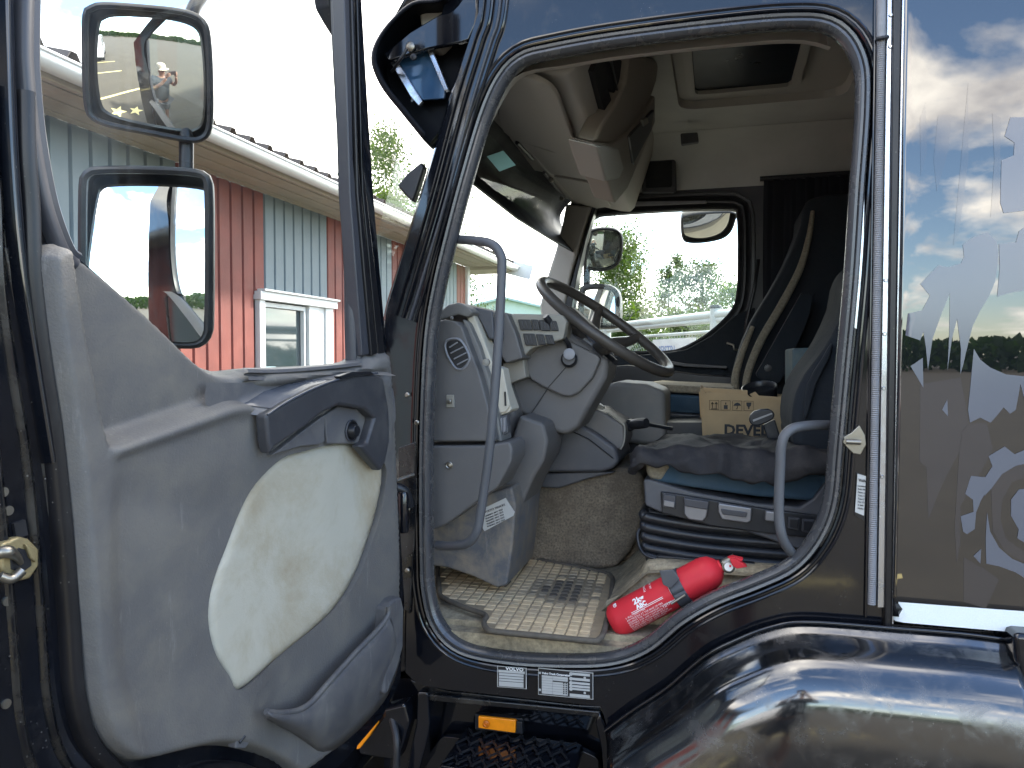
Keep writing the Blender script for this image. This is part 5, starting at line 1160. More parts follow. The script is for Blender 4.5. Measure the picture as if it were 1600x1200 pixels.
# front, wheels and chassis so that the truck stands on something
extr('cab_front', [(-1.10, -.18), (-1.02, -.12), (-1.00, -1.3), (-1.14, -1.3), (-1.17, -.7)], .04, 2.10, m_paint, bevel=.03, smooth=50)
box('shadow_cargo_body', (4.6, 1.07, 2.35), (5.6, 2.4, 2.7), m_trim, truck, bevel=.03)  # unseen body, added for the shadow it throws on the yard
box('chassis', (2.2, 1.07, .75), (6.0, .85, .28), m_black, truck, bevel=.02)
box('bumper', (-1.05, 1.07, .52), (.28, 2.3, .34), m_paint, truck, bevel=.05, bseg=3)
box('cab_underside', (-.1, 1.1, ZF-.1), (1.9, 1.9, .12), m_black, truck)
box('cab_back', (.86, 1.07, 1.85), (.08, 2.1, 1.9), m_paint, truck, bevel=.03)
for x in (.62, 4.2):
    for y in (.02, 2.14):
        w = lathe('wheel', [(.001, -.12), (.24, -.12), (.27, -.14), (.46, -.14), (.49, -.11), (.49, .11), (.46, .14), (.27, .14), (.24, .12), (.001, .12)], (x, y+(.16 if y < 1 else -.16), .49), (0, 1, 0), m_tyre, truck, seg=36)
        lathe('rim', [(.001, 0), (.10, .0), (.12, .03), (.25, .05), (.25, .0)], (x, y+(.03 if y < 1 else -.03), .49), (0, -1 if y < 1 else 1, 0), m_alu, w, seg=24)
slab('passenger_side_skin', YF(2.14), [(760, 640), (1500, 640), (1500, 1000), (760, 1000)], -.02, 0, m_paint, truck)
# ================================================================== LOOSE THINGS IN THE CAB
# rubber floor mat
ZM = ZF+.002
def mp3(px, py, dz=0): return rz(px, py, ZM+dz)
mo = [(688, 874), (730, 868), (790, 866), (850, 876), (940, 894), (955, 901), (957, 912), (952, 950), (944, 985), (936, 999), (920, 1001), (850, 994), (775, 987), (760, 982), (756, 972), (760, 964), (752, 958), (728, 950), (692, 934), (686, 920)]
mat_t = thing('floor_mat', 'sandy black rubber floor mat with a square grid, in the driver footwell', 'floor mat', tuple(mp3(830, 940)))
ms = cr(mo, 3)
V, F = prismv([mp3(x, y, .0) for x, y in ms], (0, 0, .006)); mk('mat_base', V, F, m_base, mat_t, smooth=0)
tube('mat_rim', [mp3(x, y, .009) for x, y in ms], .007, m_matdark, mat_t, seg=8, closed=True)
c00, c10, c11, c01 = mp3(684, 868), mp3(960, 896), mp3(938, 1000), mp3(676, 975)
msx = [(p.x, p.y) for p in (mp3(x, y) for x, y in ms)]
def worn(x, y):
    q = mp3(885, 925); return math.hypot((x-q.x)/.085, (y-q.y)/.12)
cell = None; cells = []
gx, gy = .0292, .0305
x0_, x1_ = min(p[0] for p in msx), max(p[0] for p in msx); y0_, y1_ = min(p[1] for p in msx), max(p[1] for p in msx)
shear = -.06
V, F = [], []
base_cell = None; base_round = None
def pillow(w, h, r, hgt):
    o = rounded([(-w/2, -h/2), (w/2, -h/2), (w/2, h/2), (-w/2, h/2)], r, 2)
    n = len(o); Vv = [Vector((a, b, 0)) for a, b in o]+[Vector((a*.86, b*.86, hgt)) for a, b in o]
    return Vv, [(i, (i+1) % n, n+(i+1) % n, n+i) for i in range(n)]+[tuple(range(n, 2*n))]
nc = 0
proto = {}
dusty = MB()
j = 0; y = y0_+.02
allc = []
while y < y1_-.012:
    x = x0_+.02
    while x < x1_-.012:
        xx = x+shear*(y-y0_)
        if inside((xx, y), msx) and dseg((xx, y), msx, True) > .016: allc.append((xx, y))
        x += gx
    y += gy
allc.sort(key=lambda p: p[1])
for i, (xx, y) in enumerate(allc):
    w = worn(xx, y); wn_ = w + .55*noise.noise(Vector((xx*30, y*30, 3))) + .25*noise.noise(Vector((xx*90, y*90, 7))); kind = 'dark' if wn_ < .72 else 'mid' if wn_ < 1.15 else 'sand'
    if i < 300:
        if kind not in proto:
            Vv, Ff = pillow(gx*(.92 if kind == 'sand' else .80), gy*(.92 if kind == 'sand' else .80), .009 if kind != 'sand' else .003, .0030)
            me = bpy.data.meshes.new('mat_cell'); me.from_pydata([tuple(v) for v in Vv], [], Ff); me.materials.append({'dark': m_matdark, 'mid': m_matmid, 'sand': m_mat}[kind]); me.shade_smooth(); me.set_sharp_from_angle(angle=R(40)); proto[kind] = me
        o = bpy.data.objects.new('mat_cell', proto[kind]); COL.objects.link(o); o.parent = mat_t
        o.location = Vector((xx, y, ZM+.006))-mat_t.location; o.rotation_euler = (0, 0, random.uniform(-.04, .04)); s_c = random.uniform(.93, 1.0); o.scale = (s_c, s_c, 1)
    else:
        Vv, Ff = pillow(gx*.86, gy*.86, .004, .0045); dusty.add([v+Vector((xx, y, ZM+.006)) for v in Vv], Ff, {'sand': 0, 'mid': 1, 'dark': 2}[kind])
if dusty.V:
    o = dusty.build('mat_cells', [m_mat, m_matmid, m_matdark], mat_t, smooth=40); o['kind'] = 'stuff'
# fire extinguisher
E0 = ry(966, 968, .085); E1 = ry(1128, 884, .10)
ax = (E1-E0).normalized(); Lx = (E1-E0).length; re = .0415
side = ax.cross(Vector((0, -1, 0))).normalized()
ext = thing('fire_extinguisher', 'red fire extinguisher lying on the door sill beside the floor mat', 'fire extinguisher', tuple(E0))
cyl = lathe('cylinder', [(.001, -.018), (re*.7, -.017), (re*.93, -.008), (re, .006), (re, Lx*.84), (re*.98, Lx*.87), (re*.86, Lx*.925), (re*.60, Lx*.965), (re*.38, Lx*.985), (re*.38, Lx*1.0), (.001, Lx*1.0)], E0, ax, m_red, ext, seg=36)
def cylmap(s0, a0, scale=1.0, rot=0, r=re+.0006):
    vdir = Vector((0, -1, 0)); vdir = (vdir-ax*vdir.dot(ax)).normalized(); wdir = ax.cross(vdir).normalized()
    if wdir.z < 0: wdir = -wdir
    def f(x, y):
        if rot == 90: x, y = -y, x
        ang = a0+y/r
        return E0+ax*(s0+x)+(vdir*math.cos(ang)+wdir*math.sin(ang))*r
    return f
def etext(s, size, s0, a0, rot=0, bold=0): text('label_print', s, size, m_white, ext, None, (1, 0, 0), (0, 0, 1), mapf=cylmap(s0, a0, rot=rot), bold=bold)
lines = ['1. PULL SAFETY PIN', 'AIM NOZZLE AT THE BASE OF FIRE', 'SQUEEZE THE TWO HANDLES TOGETHER', 'SUITABLE FOR 1000 V DISTANCE 1 M', 'DO NOT USE IN CONFINED SPACES', 'CHECK EVERY YEAR  REFILL AFTER USE', 'POWDER 2 KG ABC  NITROGEN', 'EN 3-7  TEMP -30 +60 C']
for i, s in enumerate(lines): etext(s, .0062, .026, .02-.15*i)
etext('GB', .011, .018, .95, 90, .0004); etext('2kg', .020, .060, .55, 0, .0008); etext('ABC', .014, .062, .25, 0, .0006); etext('POWDER', .009, .100, .95, 90); etext('34B 183B C', .007, .115, .95, 90)
etext('06/21', .011, .165, -.25, 90); etext('11/17/2020', .009, .118, -.35, 0, .0002)
for a_ in (.20, .12):
    V = []; f_ = cylmap(.045, a_)
    q = [f_(u, 0) for u in np.linspace(0, .085, 6)]; q2 = [f_(u, .0012) for u in np.linspace(0, .085, 6)]; V, F = grid([q, q2]); mk('label_rule', V, F, m_white, ext, smooth=0)
# inspection sticker frame
def patch(s0, a0, s1, a1, mat, nm, r=re+.0004):
    V, F = grid([[cylmap(s0+(s1-s0)*u, 0, r=r)(0, r*(a0+(a1-a0)*v)) for v in np.linspace(0, 1, 7)] for u in np.linspace(0, 1, 3)]); return mk(nm, V, F, mat, ext, smooth=180)
patch(.152, .1, .182, 1.1, m_white, 'label_box'); patch(.1535, .14, .1805, 1.06, m_red, 'label_box_field', re+.0007); etext('SERVICE', .006, .158, .9, 90); etext('2020', .008, .168, .95, 90)
# bracket strap and clamp
V, F = grid([[E0+ax*s_+(Vector((0, -1, 0))*math.cos(a)+side*math.sin(a))*(re+.002) for a in np.linspace(0, 2*math.pi, 29)] for s_ in (Lx*.545, Lx*.56, Lx*.64, Lx*.655)])
mk('strap', V, F, m_dash2, ext, smooth=40, solid=.002)
tube('strap_buckle', [E0+ax*Lx*.53+Vector((0, -re-.004, -.016)), E0+ax*Lx*.66+Vector((0, -re-.004, -.012))], .003, m_chrome, ext)
slab('strap_tongue', YF(.045), [(1030, 892), (1052, 890), (1062, 905), (1048, 920), (1036, 914)], -.004, 0, m_dash2, ext, bevel=.002)
vb = E0+ax*(Lx*1.02)
tube('valve', [vb, vb+ax*.03], .013, m_chrome, ext, seg=14)
lathe('gauge', [(.001, .0), (.013, 0), (.015, .002), (.015, .007), (.012, .008), (.011, .006), (.001, .006)], vb+ax*.012+Vector((0, -.014, -.006)), (0, -1, .1), m_chrome, ext, seg=22)
lathe('gauge_face', [(.001, .0), (.010, 0), (.010, .001), (.001, .001)], vb+ax*.012+Vector((0, -.021, -.005)), (0, -1, .1), m_white, ext, seg=18)
box('gauge_mark', tuple(vb+ax*.016+Vector((0, -.0225, -.005))), (.004, .001, .005), m_red, ext)
slab('squeeze_lever', YF(.06), [(1140, 874), (1146, 872), (1160, 880), (1168, 886), (1152, 889), (1144, 884)], -.022, .0, m_red, ext, bevel=.002)
slab('squeeze_lever', YF(.07), [(1136, 872), (1146, 870), (1162, 874), (1158, 878)], -.02, .0, m_red, ext, bevel=.002)
# cardboard box on the middle seat
bx_t = thing('cardboard_box', 'open brown cardboard box with shipping symbols, standing between the seats', 'box', tuple(ry(1170, 680, .98)))
Bf = YF(.95)
fb = [(1096, 610), (1240, 620), (1243, 700), (1104, 690)]
front = slab('front_panel', Bf, [(1100, 614), (1118, 613), (1168, 616), (1172, 620), (1246, 620), (1240, 705), (1103, 697)], -.004, 0, m_card, bx_t)
slab('side_panel', YF(.965), [(1094, 605), (1101, 613), (1104, 698), (1098, 690)], -.26, 0, m_card, bx_t)
slab('back_panel', YF(1.22), [(1092, 612), (1228, 616), (1228, 690), (1096, 690)], -.004, 0, m_card, bx_t)
slab('flap', YF(1.0), [(1094, 607), (1100, 606), (1168, 610), (1168, 620), (1108, 612), (1098, 614)], -.03, 0, m_card, bx_t, bevel=.001)
slab('flap', YF(.945), [(1171, 616), (1180, 612), (1186, 618), (1246, 622), (1246, 628), (1180, 624)], -.003, 0, m_card, bx_t)
ex = Vector((1, 0, -.0)); tb = text('box_print', 'DEVEL', .050, m_inkb, bx_t, ry(1131, 679, .944), (1, 0, .0), (0, 0, 1), bold=.0018, sx=1.02)
def fline(pix, w=.0012, nm='symbol_line', closed=False): tube(nm, [ry(x, y, .944) for x, y in pix], w, m_inkb, bx_t, seg=6, closed=closed)
for k in range(4):
    x = 1108.5+18*k; y = 625.5+.4*k
    fline([(x, y), (x+14.5, y+.3), (x+14.5, y+15), (x, y+14.7)], .0008, closed=True)
fline([(1113, 638), (1113, 629)]); fline([(1119, 638), (1119, 629)]); fline([(1111, 631.5), (1113, 628.5), (1115, 631.5)]); fline([(1117, 631.5), (1119, 628.5), (1121, 631.5)]); fline([(1111, 639), (1121, 639)])
slab('symbol_mark', YF(.945), [(1131, 633), (1137, 633), (1137, 639), (1131, 639)], 0, .001, m_inkb, bx_t); fline([(1134, 629), (1134, 632)], .002)
slab('symbol_mark', YF(.945), [(1146, 634), (1148, 630.5), (1152, 629), (1156, 630.5), (1158, 634)], 0, .001, m_inkb, bx_t); fline([(1152, 634), (1152, 638), (1150, 639)])
slab('symbol_mark', YF(.945), [(1166, 629), (1174, 629), (1173.4, 634), (1171, 636), (1171, 639), (1169, 639), (1169, 636), (1166.6, 634)], 0, .001, m_inkb, bx_t)
# round black pot in the box
pot = lathe('black_pot', [(.055, -.05), (.06, .0), (.062, .018), (.058, .02), (.054, .016), (.05, .0), (.001, -.01)], ry(1187, 612, 1.08), (-.15, -.35, 1), m_black, None, seg=28, origin=tuple(ry(1187, 612, 1.08)))
tag(pot, 'round black plastic pot standing in the cardboard box', 'pot')
# jacket thrown over the driver's cushion
rows = []
zt = ZC-.205
nu, nv = 70, 40
edge_f = lambda u: np.interp(u, [985, 1000, 1040, 1100, 1180, 1240, 1290, 1330], [728, 722, 722, 741, 751, 748, 742, 735])
for j in range(nv+1):
    v = j/nv; row = []
    for i in range(nu+1):
        u = i/nu
        pxx = 985+u*340
        if v < .68:      # top, from far to near
            t = v/.68; Yy = .74-.52*t
            top_line = np.interp(pxx, [985, 1010, 1045, 1080, 1200, 1330], [708, 695, 681, 679, 680, 692]); near_line = np.interp(pxx, [985, 1000, 1060, 1150, 1330], [708, 694, 692, 700, 705])
            p = ry(pxx-18*(1-u)*0, top_line*(1-t)+near_line*t, Yy)
        else:
            t = (v-.68)/.32
            a = np.interp(pxx, [985, 1000, 1060, 1150, 1330], [708, 694, 692, 700, 705]); b = edge_f(pxx)
            p = ry(pxx, a+(b-a)*t, .22-.035*math.sin(t*math.pi*.6))
        w = noise.noise(Vector((p.x*9, p.y*5, p.z*9)))*.016 + noise.noise(Vector((p.x*26, p.y*11, p.z*22)))*.011
        w -= abs(noise.noise(Vector((p.x*11+3, p.y*6, p.z*14))))*.030
        fold = .010*math.sin(p.x*26+p.y*9+3*noise.noise(Vector((p.x*5, p.y*5, 1))))
        p = p+Vector((0, -.5, .8)).normalized()*(w+fold*.7)
        row.append(p)
    rows.append(row)
V, F = grid(rows); jk = mk('jacket', V, F, m_jacket, None, smooth=180, solid=.006, origin=tuple(ry(1150, 700, .4))); tag(jk, 'crumpled black jacket thrown over the driver seat cushion', 'jacket')
# bunched cloth end at the front of the cushion
hang = [(984, 735), (988, 720), (996, 712), (1006, 716), (1008, 735), (1002, 742), (990, 742)]
V, F = tubev(cr([ry(1020, 706, .30), ry(1002, 716, .22), ry(992, 728, .21), ry(988, 738, .22)], 5, False), [.022, .020, .016, .008], 12)
V = [v+Vector((noise.noise(v*40), noise.noise(v*40+Vector((9, 0, 0))), noise.noise(v*40+Vector((0, 9, 0)))))*.010 for v in V]
mk('sleeve_end', V, F, m_jacket, jk, smooth=180)

# ================================================================== GROUND AND BUILDING
def structure(o): o['kind'] = 'structure'; return o
g = 600
structure(mk('ground', [(-g, -g, 0), (g, -g, 0), (g, g, 0), (-g, g, 0)], [(0, 1, 2, 3)], m_ground, None, smooth=0))
WX = -3.66; EX = -3.12; BY0, BY1 = -9.5, 9.0; WT = ZC+1.36
bld = thing('workshop_building', 'long low workshop clad in red and blue grey boards with white gutter', 'building', (WX-3, 0, 0))
NB = 124; bw = (BY1-BY0)/NB
bounds = [(-9.5, 'g'), (-8.3, 'r'), (-7.2, 'g'), (-6.1, 'r'), (-5.0, 'g'), (-3.9, 'r'), (-2.8, 'g'), (-1.7, 'r'), (-.6, 'g'), (.5, 'r'), (1.55, 'g'), (2.66, 'r'), (3.76, 'g'), (4.84, 'r'), (5.88, 'g'), (6.36, 'r'), (7.45, 'g'), (8.5, 'r')]
W0, W1, WTOP, WBOT = 3.72, 4.84, 2.24, 1.05     # window opening
protos = {}
def board(h, z0, col, y):
    key = (round(h, 3), col)
    if key not in protos:
        t = .022; wv = bw*.5-.003
        prof = [(-wv, 0), (-wv+.012, t), (wv-.012, t), (wv, 0)]
        Vv = [(x, yy, z) for z in (0, h) for yy, x in prof]; Ff = [(0, 1, 5, 4), (1, 2, 6, 5), (2, 3, 7, 6), (4, 5, 6, 7), (3, 2, 1, 0)]
        me = bpy.data.meshes.new('cladding_board'); me.from_pydata(Vv, [], Ff); me.materials.append(m_redb if col == 'r' else m_greyb); me.update(); protos[key] = me
    o = bpy.data.objects.new('cladding_board', protos[key]); COL.objects.link(o); o.parent = bld; o.location = Vector((WX, y, z0))-bld.location; return o
for i in range(NB):
    y = BY0+bw*(i+.5); col = [c for b, c in bounds if b <= y][-1]
    if W0-.02 < y < W1+.02:
        board(WT-WTOP-.03, WTOP+.03, col, y); board(WBOT-.05-.3, .3, 'r', y)
    elif 1.1 < y < 2.2: board(WT-2.30, 2.30, col, y); board(.8, .3, 'r', y)
    else: board(WT-.3, .3, col, y)
mk('wall', *boxv((WX-.08, (BY0+BY1)/2, WT/2), (.10, BY1-BY0-.02, WT)), m_redb, bld, smooth=0)
box('end_wall', (WX-3.1, BY1, WT/2), (6.0, .12, WT), m_greyb, bld)
box('corner_board', (WX+.01, BY1-.02, WT/2), (.10, .12, WT), m_trim, bld)
box('plinth', (WX+.01, (BY0+BY1)/2, .15), (.06, BY1-BY0, .3), M('concrete_plinth', (.35, .34, .32), rough=.9), bld)
# the window
def trimbox(nm, y0, y1, z0, z1, x0, x1, mat, par): return box(nm, ((x0+x1)/2+WX, (y0+y1)/2, (z0+z1)/2), (x1-x0, y1-y0, z1-z0), mat, par, bevel=.004)
winw = bpy.data.objects.new('window', None); COL.objects.link(winw); winw.parent = bld
trimbox('head_trim', W0-.08, W1+.08, WTOP-.01, WTOP+.06, 0, .075, m_trim, winw); trimbox('drip_cap', W0-.05, W1+.1, WTOP+.061, WTOP+.08, 0, .095, m_trim, winw)
trimbox('side_trim', W0-.06, W0+.02, WBOT, WTOP-.01, 0, .05, m_trim, winw); trimbox('side_trim', W1-.10, W1+.04, WBOT, WTOP-.01, 0, .05, m_trim, winw)
trimbox('mullion', W0+.72, W0+.90, WBOT, WTOP-.01, -.02, .045, m_trim, winw); trimbox('side_trim', W1-.22, W1-.102, WBOT, WTOP-.01, -.03, .03, m_trim, winw)
trimbox('sill', W0-.06, W1+.06, WBOT-.05, WBOT, 0, .10, m_trim, winw)
trimbox('sash', W0+.022, W0+.05, WBOT, WTOP-.02, -.02, .02, m_trim, winw); trimbox('sash', W0+.67, W0+.70, WBOT, WTOP-.02, -.02, .02, m_trim, winw); trimbox('sash', W0+.05, W0+.67, WTOP-.06, WTOP-.02, -.02, .02, m_trim, winw)
trimbox('pane', W0, W0+.72, WBOT, WTOP, -.026, -.022, m_wglass, winw); trimbox('pane', W0+.90, W1-.2, WBOT, WTOP, -.026, -.022, m_wglass, winw)
trimbox('blind', W0+.90, W1-.2, WTOP-.25, WTOP, -.021, -.015, M('grey_blind', (.3, .3, .28), rough=.8), winw)
nt_ = trimbox('notice', W0+.055, W0+.27, WTOP-.86, WTOP-.56, -.021, -.018, M('pale_blue_notice', (.42, .55, .58), rough=.6), winw)
for k, s in enumerate(('AVATUD', 'E-R 9-17', 'L 10-14')): text('notice_print', s, .058 if k == 0 else .048, m_dash2, nt_, Vector((WX-.014, W0+.068, WTOP-.65-.085*k)), (0, 1, 0), (0, 0, 1), bold=.001)
# second window, far left edge
w2 = bpy.data.objects.new('window', None); COL.objects.link(w2); w2.parent = bld
trimbox('head_trim', 1.0, 2.3, 2.2, 2.31, 0, .07, m_redb, w2); trimbox('pane', 1.12, 2.2, 1.1, 2.2, -.03, -.02, m_wglass, w2); trimbox('side_trim', 1.05, 1.12, 1.1, 2.2, 0, .05, m_redb, w2); trimbox('side_trim', 2.2, 2.27, 1.1, 2.2, 0, .05, m_redb, w2)
# eaves: soffit boards, fascia, gutter, roof sheet with ribs
for k in range(6):
    x = WX+.02+(EX-WX-.04)*(k+.5)/6
    box('soffit_board', (x, (BY0+BY1)/2+.4, WT+.01+.004*(k % 2)), ((EX-WX-.04)/6-.008, BY1-BY0+.9, .018), m_soffit, bld, bevel=.003)
GY1 = BY1+.62
box('fascia', (EX+.0, (BY0+GY1)/2, WT+.02), (.025, GY1-BY0, .09), m_soffit, bld)
prof = [(.0+.065*math.cos(a), .065*math.sin(a)) for a in np.linspace(math.pi, 2*math.pi, 12)]
GZ = WT+.050
V, F = grid([[Vector((EX+.075+a, BY0-.1, GZ+b)) for a, b in prof], [Vector((EX+.075+a, GY1, GZ+b)) for a, b in prof]])
gut = mk('gutter', V, F, m_trim, bld, smooth=60, solid=.004)
tube('gutter_bead', [Vector((EX+.14, BY0-.1, GZ)), Vector((EX+.14, GY1, GZ))], .010, m_trim, gut, seg=8)
for p_, (q0, q1) in enumerate(((WX+.02, BY1+.02),)):
    box('barge_board', (WX-1.2, GY1-.02, WT+.55), (4.3, .03, .22), m_trim, bld, rot=Matrix.Rotation(R(16), 3, 'Y'))
sl = math.tan(R(14))
V = []; F = []
ny = int((GY1-BY0)/.035)
prv = []
for i in range(ny+1):
    y = BY0+(GY1-BY0)*i/ny; ph = i % 6
    h = .045 if ph in (2, 3) else .0
    prv.append((y, h))
V, F = grid([[Vector((EX+.06-4.5*t, y, GZ+.030+h*1.3+4.5*t*sl)) for y, h in prv] for t in (0, 1)])
mk('roof', V, F, m_roof, bld, smooth=0, solid=.004)
# the eaves at the gable: boxed soffit end
box('soffit_end', (WX-.1, BY1+.32, WT-.02), (1.2, .6, .04), m_soffit, bld)

# distant pale house beyond the windscreen, red car in front
hs = thing('pale_house', 'distant pale mint house with a low gabled roof, seen through the windscreen', 'house', tuple(rt(805, 520, 45)))
c = rt(805, 520, 45); gy = (math.cos(YAW), math.sin(YAW))
def hp(px, py, t): return rt(px, py, t)
V, F = prismv([hp(700, 485, 45), hp(700, 600, 45), hp(905, 600, 45), hp(905, 492, 45), hp(787, 466, 45)], Fv*8); mk('wall', V, F, m_pale, hs, smooth=0)
V, F = prismv([hp(690, 488, 44.5), hp(787, 463, 44.5), hp(912, 493, 44.5), hp(912, 496, 44.5), hp(787, 466.5, 44.5), hp(690, 491, 44.5)], Fv*9); mk('roof', V, F, M('mint_roof_edge', (.35, .45, .43), rough=.6), hs, smooth=0)
# ------------------------------------------------------------------ trees
def tree(name, label, base, h, r, mat, n=2600, droop=.0, group=None, leaf=.10, trunk=.09, density=1.0, seed=1, taper=.8):
    rnd = random.Random(seed); t = thing(name, label, 'tree', tuple(base), group); base = Vector(base)
    lean = Vector((rnd.uniform(-.05, .05), rnd.uniform(-.05, .05), 1)); top = base+Vector((lean.x*h, lean.y*h, h))
    tb_ = MB(); V, F = tubev([base, base.lerp(top, .35)+Vector((rnd.uniform(-.05, .05)*h*.3, 0, 0)), base.lerp(top, .7), top], [trunk, trunk*.7, trunk*.35, trunk*.08], 8, n=3); tb_.add(V, F)
    cl = []
    for k in range(int(26*density)):
        f = rnd.uniform(.22, .98); a = rnd.uniform(0, 6.28); s = base.lerp(top, f*.92)
        rad = r*(1-abs(f-.42)**1.2*taper*1.6)*rnd.uniform(.45, 1.05); rad = max(rad, r*.15)
        e = s+Vector((math.cos(a)*rad, math.sin(a)*rad, rad*rnd.uniform(.1, .7)-droop*rad))
        m_ = s.lerp(e, .5)+Vector((0, 0, rad*.18))
        V, F = tubev(cr([s, m_, e], 3, False), [trunk*.28, trunk*.14, trunk*.04], 5); tb_.add(V, F)
        cl.append((m_, rad*.33)); cl.append((e, rad*.42))
        if droop: cl.append((e-Vector((0, 0, rad*.6)), rad*.35))
    tb_.build('trunk', m_bark, t, smooth=60)
    Vv = []; Ff = []
    for k in range(n):
        c_, rr = cl[rnd.randrange(len(cl))]
        q = Vector((rnd.gauss(0, 1), rnd.gauss(0, 1), rnd.gauss(0, 1)*(1+droop)))*rr*.62
        p = c_+q; s = leaf*rnd.uniform(.5, 1.3)
        u = Vector((rnd.gauss(0, 1), rnd.gauss(0, 1), rnd.gauss(0, 1))).normalized(); w = u.orthogonal().normalized(); m = len(Vv)
        Vv += [p-u*s*.5, p+w*s*.28, p+u*s*.5, p-w*s*.28]; Ff.append((m, m+1, m+2, m+3))
    me = bpy.data.meshes.new('crown'); me.from_pydata([tuple(v-base) for v in Vv], [], Ff); me.materials.append(mat); me.update()
    o = bpy.data.objects.new('crown', me); COL.objects.link(o); o.parent = t
    return t
def gb(px, t): p = rt(px, 560, t); return (p.x, p.y, 0)
tree('birch_tree', 'large drooping birch beside the wide passenger side mirrors, beyond the fence', gb(968, 17), 5.0, 1.15, m_leaf, 22000, .55, leaf=.075, seed=3, density=2.4, taper=.55)
tree('birch_tree', 'slim pale birch standing alone in the middle of the passenger window', gb(1038, 19), 4.7, .62, m_leaf2, 7000, .35, leaf=.075, seed=6, trunk=.06, density=2.2, taper=.6)
tree('ash_tree', 'taller airy tree under the small round mirror in the passenger window', gb(1103, 18), 4.3, 1.0, m_leaf2, 9000, .1, leaf=.08, seed=8, density=2, taper=.6)
tree('maple_tree', 'low dense green tree at the rear edge of the passenger window', gb(1160, 16), 3.5, 1.2, m_leaf, 12000, .0, leaf=.08, seed=11, density=2)
tree('ash_tree', 'small green bush-like tree low between the slim birch and the airy tree', gb(1072, 17), 2.9, 1.0, m_leaf, 10000, .0, leaf=.08, seed=12, density=2)
tree('ash_tree', 'low bright green tree at the foot of the drooping birch', gb(985, 15), 2.9, 1.1, m_leaf, 11000, .0, leaf=.08, seed=13, density=2)
tree('ash_tree', 'tall airy tree rising behind the workshop roof beside the cab pillar', gb(630, 21), 8.5, 2.1, m_leaf2, 21000, .1, leaf=.09, seed=21, taper=.6, density=2)
tree('birch_tree', 'bright green birch behind the workshop roof, right at the open door edge', gb(592, 19), 6.3, 1.3, m_leaf, 15000, .2, leaf=.09, seed=22, density=2)
tree('pine_tree', 'dark tree peeking over the far corner of the workshop roof', gb(668, 23), 6.6, 1.1, m_leaf3, 4000, .1, leaf=.13, seed=23)
# hedge-like far greenery seen in the mirrors and in the paint, all round the yard
rnd = random.Random(4); Vv = []; Ff = []
for k in range(30000):
    a = rnd.uniform(0, 2*math.pi); d = rnd.uniform(70, 90)
    hgt = 3.0+1.9*noise.noise(Vector((math.cos(a)*6, math.sin(a)*6, 0)))+1.3*noise.noise(Vector((math.cos(a)*22, math.sin(a)*22, 5)))
    p = Vector((math.cos(a)*d, math.sin(a)*d, max(.3, hgt)*rnd.random()**.7)); u = Vector((rnd.gauss(0, 1), rnd.gauss(0, 1), rnd.gauss(0, 1))).normalized(); w = u.orthogonal().normalized(); s = rnd.uniform(.6, 1.5); m = len(Vv)
    Vv += [p-u*s*.5, p+w*s*.4, p+u*s*.5, p-w*s*.4]; Ff.append((m, m+1, m+2, m+3))
fw = mk('distant_wood', Vv, Ff, m_leaf3, None, smooth=0); fw['kind'] = 'stuff'
structure(mk('verge', [(-60, 5.5+8, .004), (60, 22, .004), (60, 120, .004), (-60, 120, .004)], [(0, 1, 2, 3)], m_grass, None, smooth=0))
# ------------------------------------------------------------------ fence with chain link and sign
fA = rt(900, 560, 11.8); fB = rt(1250, 560, 6.25); fdir = Vector((fB.x-fA.x, fB.y-fA.y, 0)); FL_ = fdir.length; fdir.normalize()
fence = thing('mesh_fence', 'white pipe fence with chain link mesh, seen through the passenger window', 'fence', (fA.x, fA.y, 0))
def fp(s, z): return Vector((fA.x, fA.y, 0))+fdir*s+Vector((0, 0, z))
FZ = 2.19
tube('rail', [fp(-2, FZ), fp(FL_, FZ)], .042, m_fence, fence, seg=10); tube('rail', [fp(-2, FZ-.17), fp(FL_, FZ-.17)], .018, m_fence, fence, seg=8)
tube('rail', [fp(-2, FZ-.055), fp(FL_, FZ-.055)], .03, m_fence, fence, seg=8)
ip = Frame(fA, fdir, (0, 0, 1), fdir.cross(Vector((0, 0, 1))))
sP = ip.ab(1118, 500)[0]
for s in (sP, sP-3.0, sP-6.0):
    po = tube('post', [fp(s, 0), fp(s, FZ+.075)], .055, m_fence, fence, seg=12); lathe('post_cap', [(.001, .02), (.05, .015), (.06, 0), (.06, -.02)], fp(s, FZ+.08), (0, 0, 1), m_inkb, po, seg=12)
V = []; F = []; n_ = 0; cellw = .07; z0, z1 = 1.2, FZ-.17
k = -2.0
wires = MB()
while k < FL_:
    for sg in (1, -1):
        L_ = z1-z0
        a_ = fp(k, z0 if sg > 0 else z1); b_ = fp(k+L_, z1 if sg > 0 else z0)
        Vv, Ff = tubev([a_, b_], .0028, 3, False); wires.add(Vv, Ff)
    k += cellw
o = wires.build('chain_link', m_wire, fence, smooth=0); o['kind'] = 'stuff'
sgA = ip.ab(1025, 531); sgB = ip.ab(1110, 522)
sign = thing('fence_sign', 'white sign with grey blue letters hanging on the mesh fence', 'sign', tuple(ip.p(sgA[0], sgA[1]-.1, .03)))
ipn = ip.n if (CAM-ip.O).dot(ip.n) > 0 else -ip.n
s0_, s1_ = sgA[0], sgA[0]+1.05; zt_ = sgA[1]; O_ = ip.O
def ipp(s, z, o): return ip.O+ip.e1*s+ip.e2*z+ipn*o
V, F = prismv([ipp(s0_, zt_, .03), ipp(s1_, zt_, .03), ipp(s1_, zt_-.28, .03), ipp(s0_, zt_-.28, .03)], ipn*.01); mk('sign_board', V, F, m_trim, sign, smooth=0)
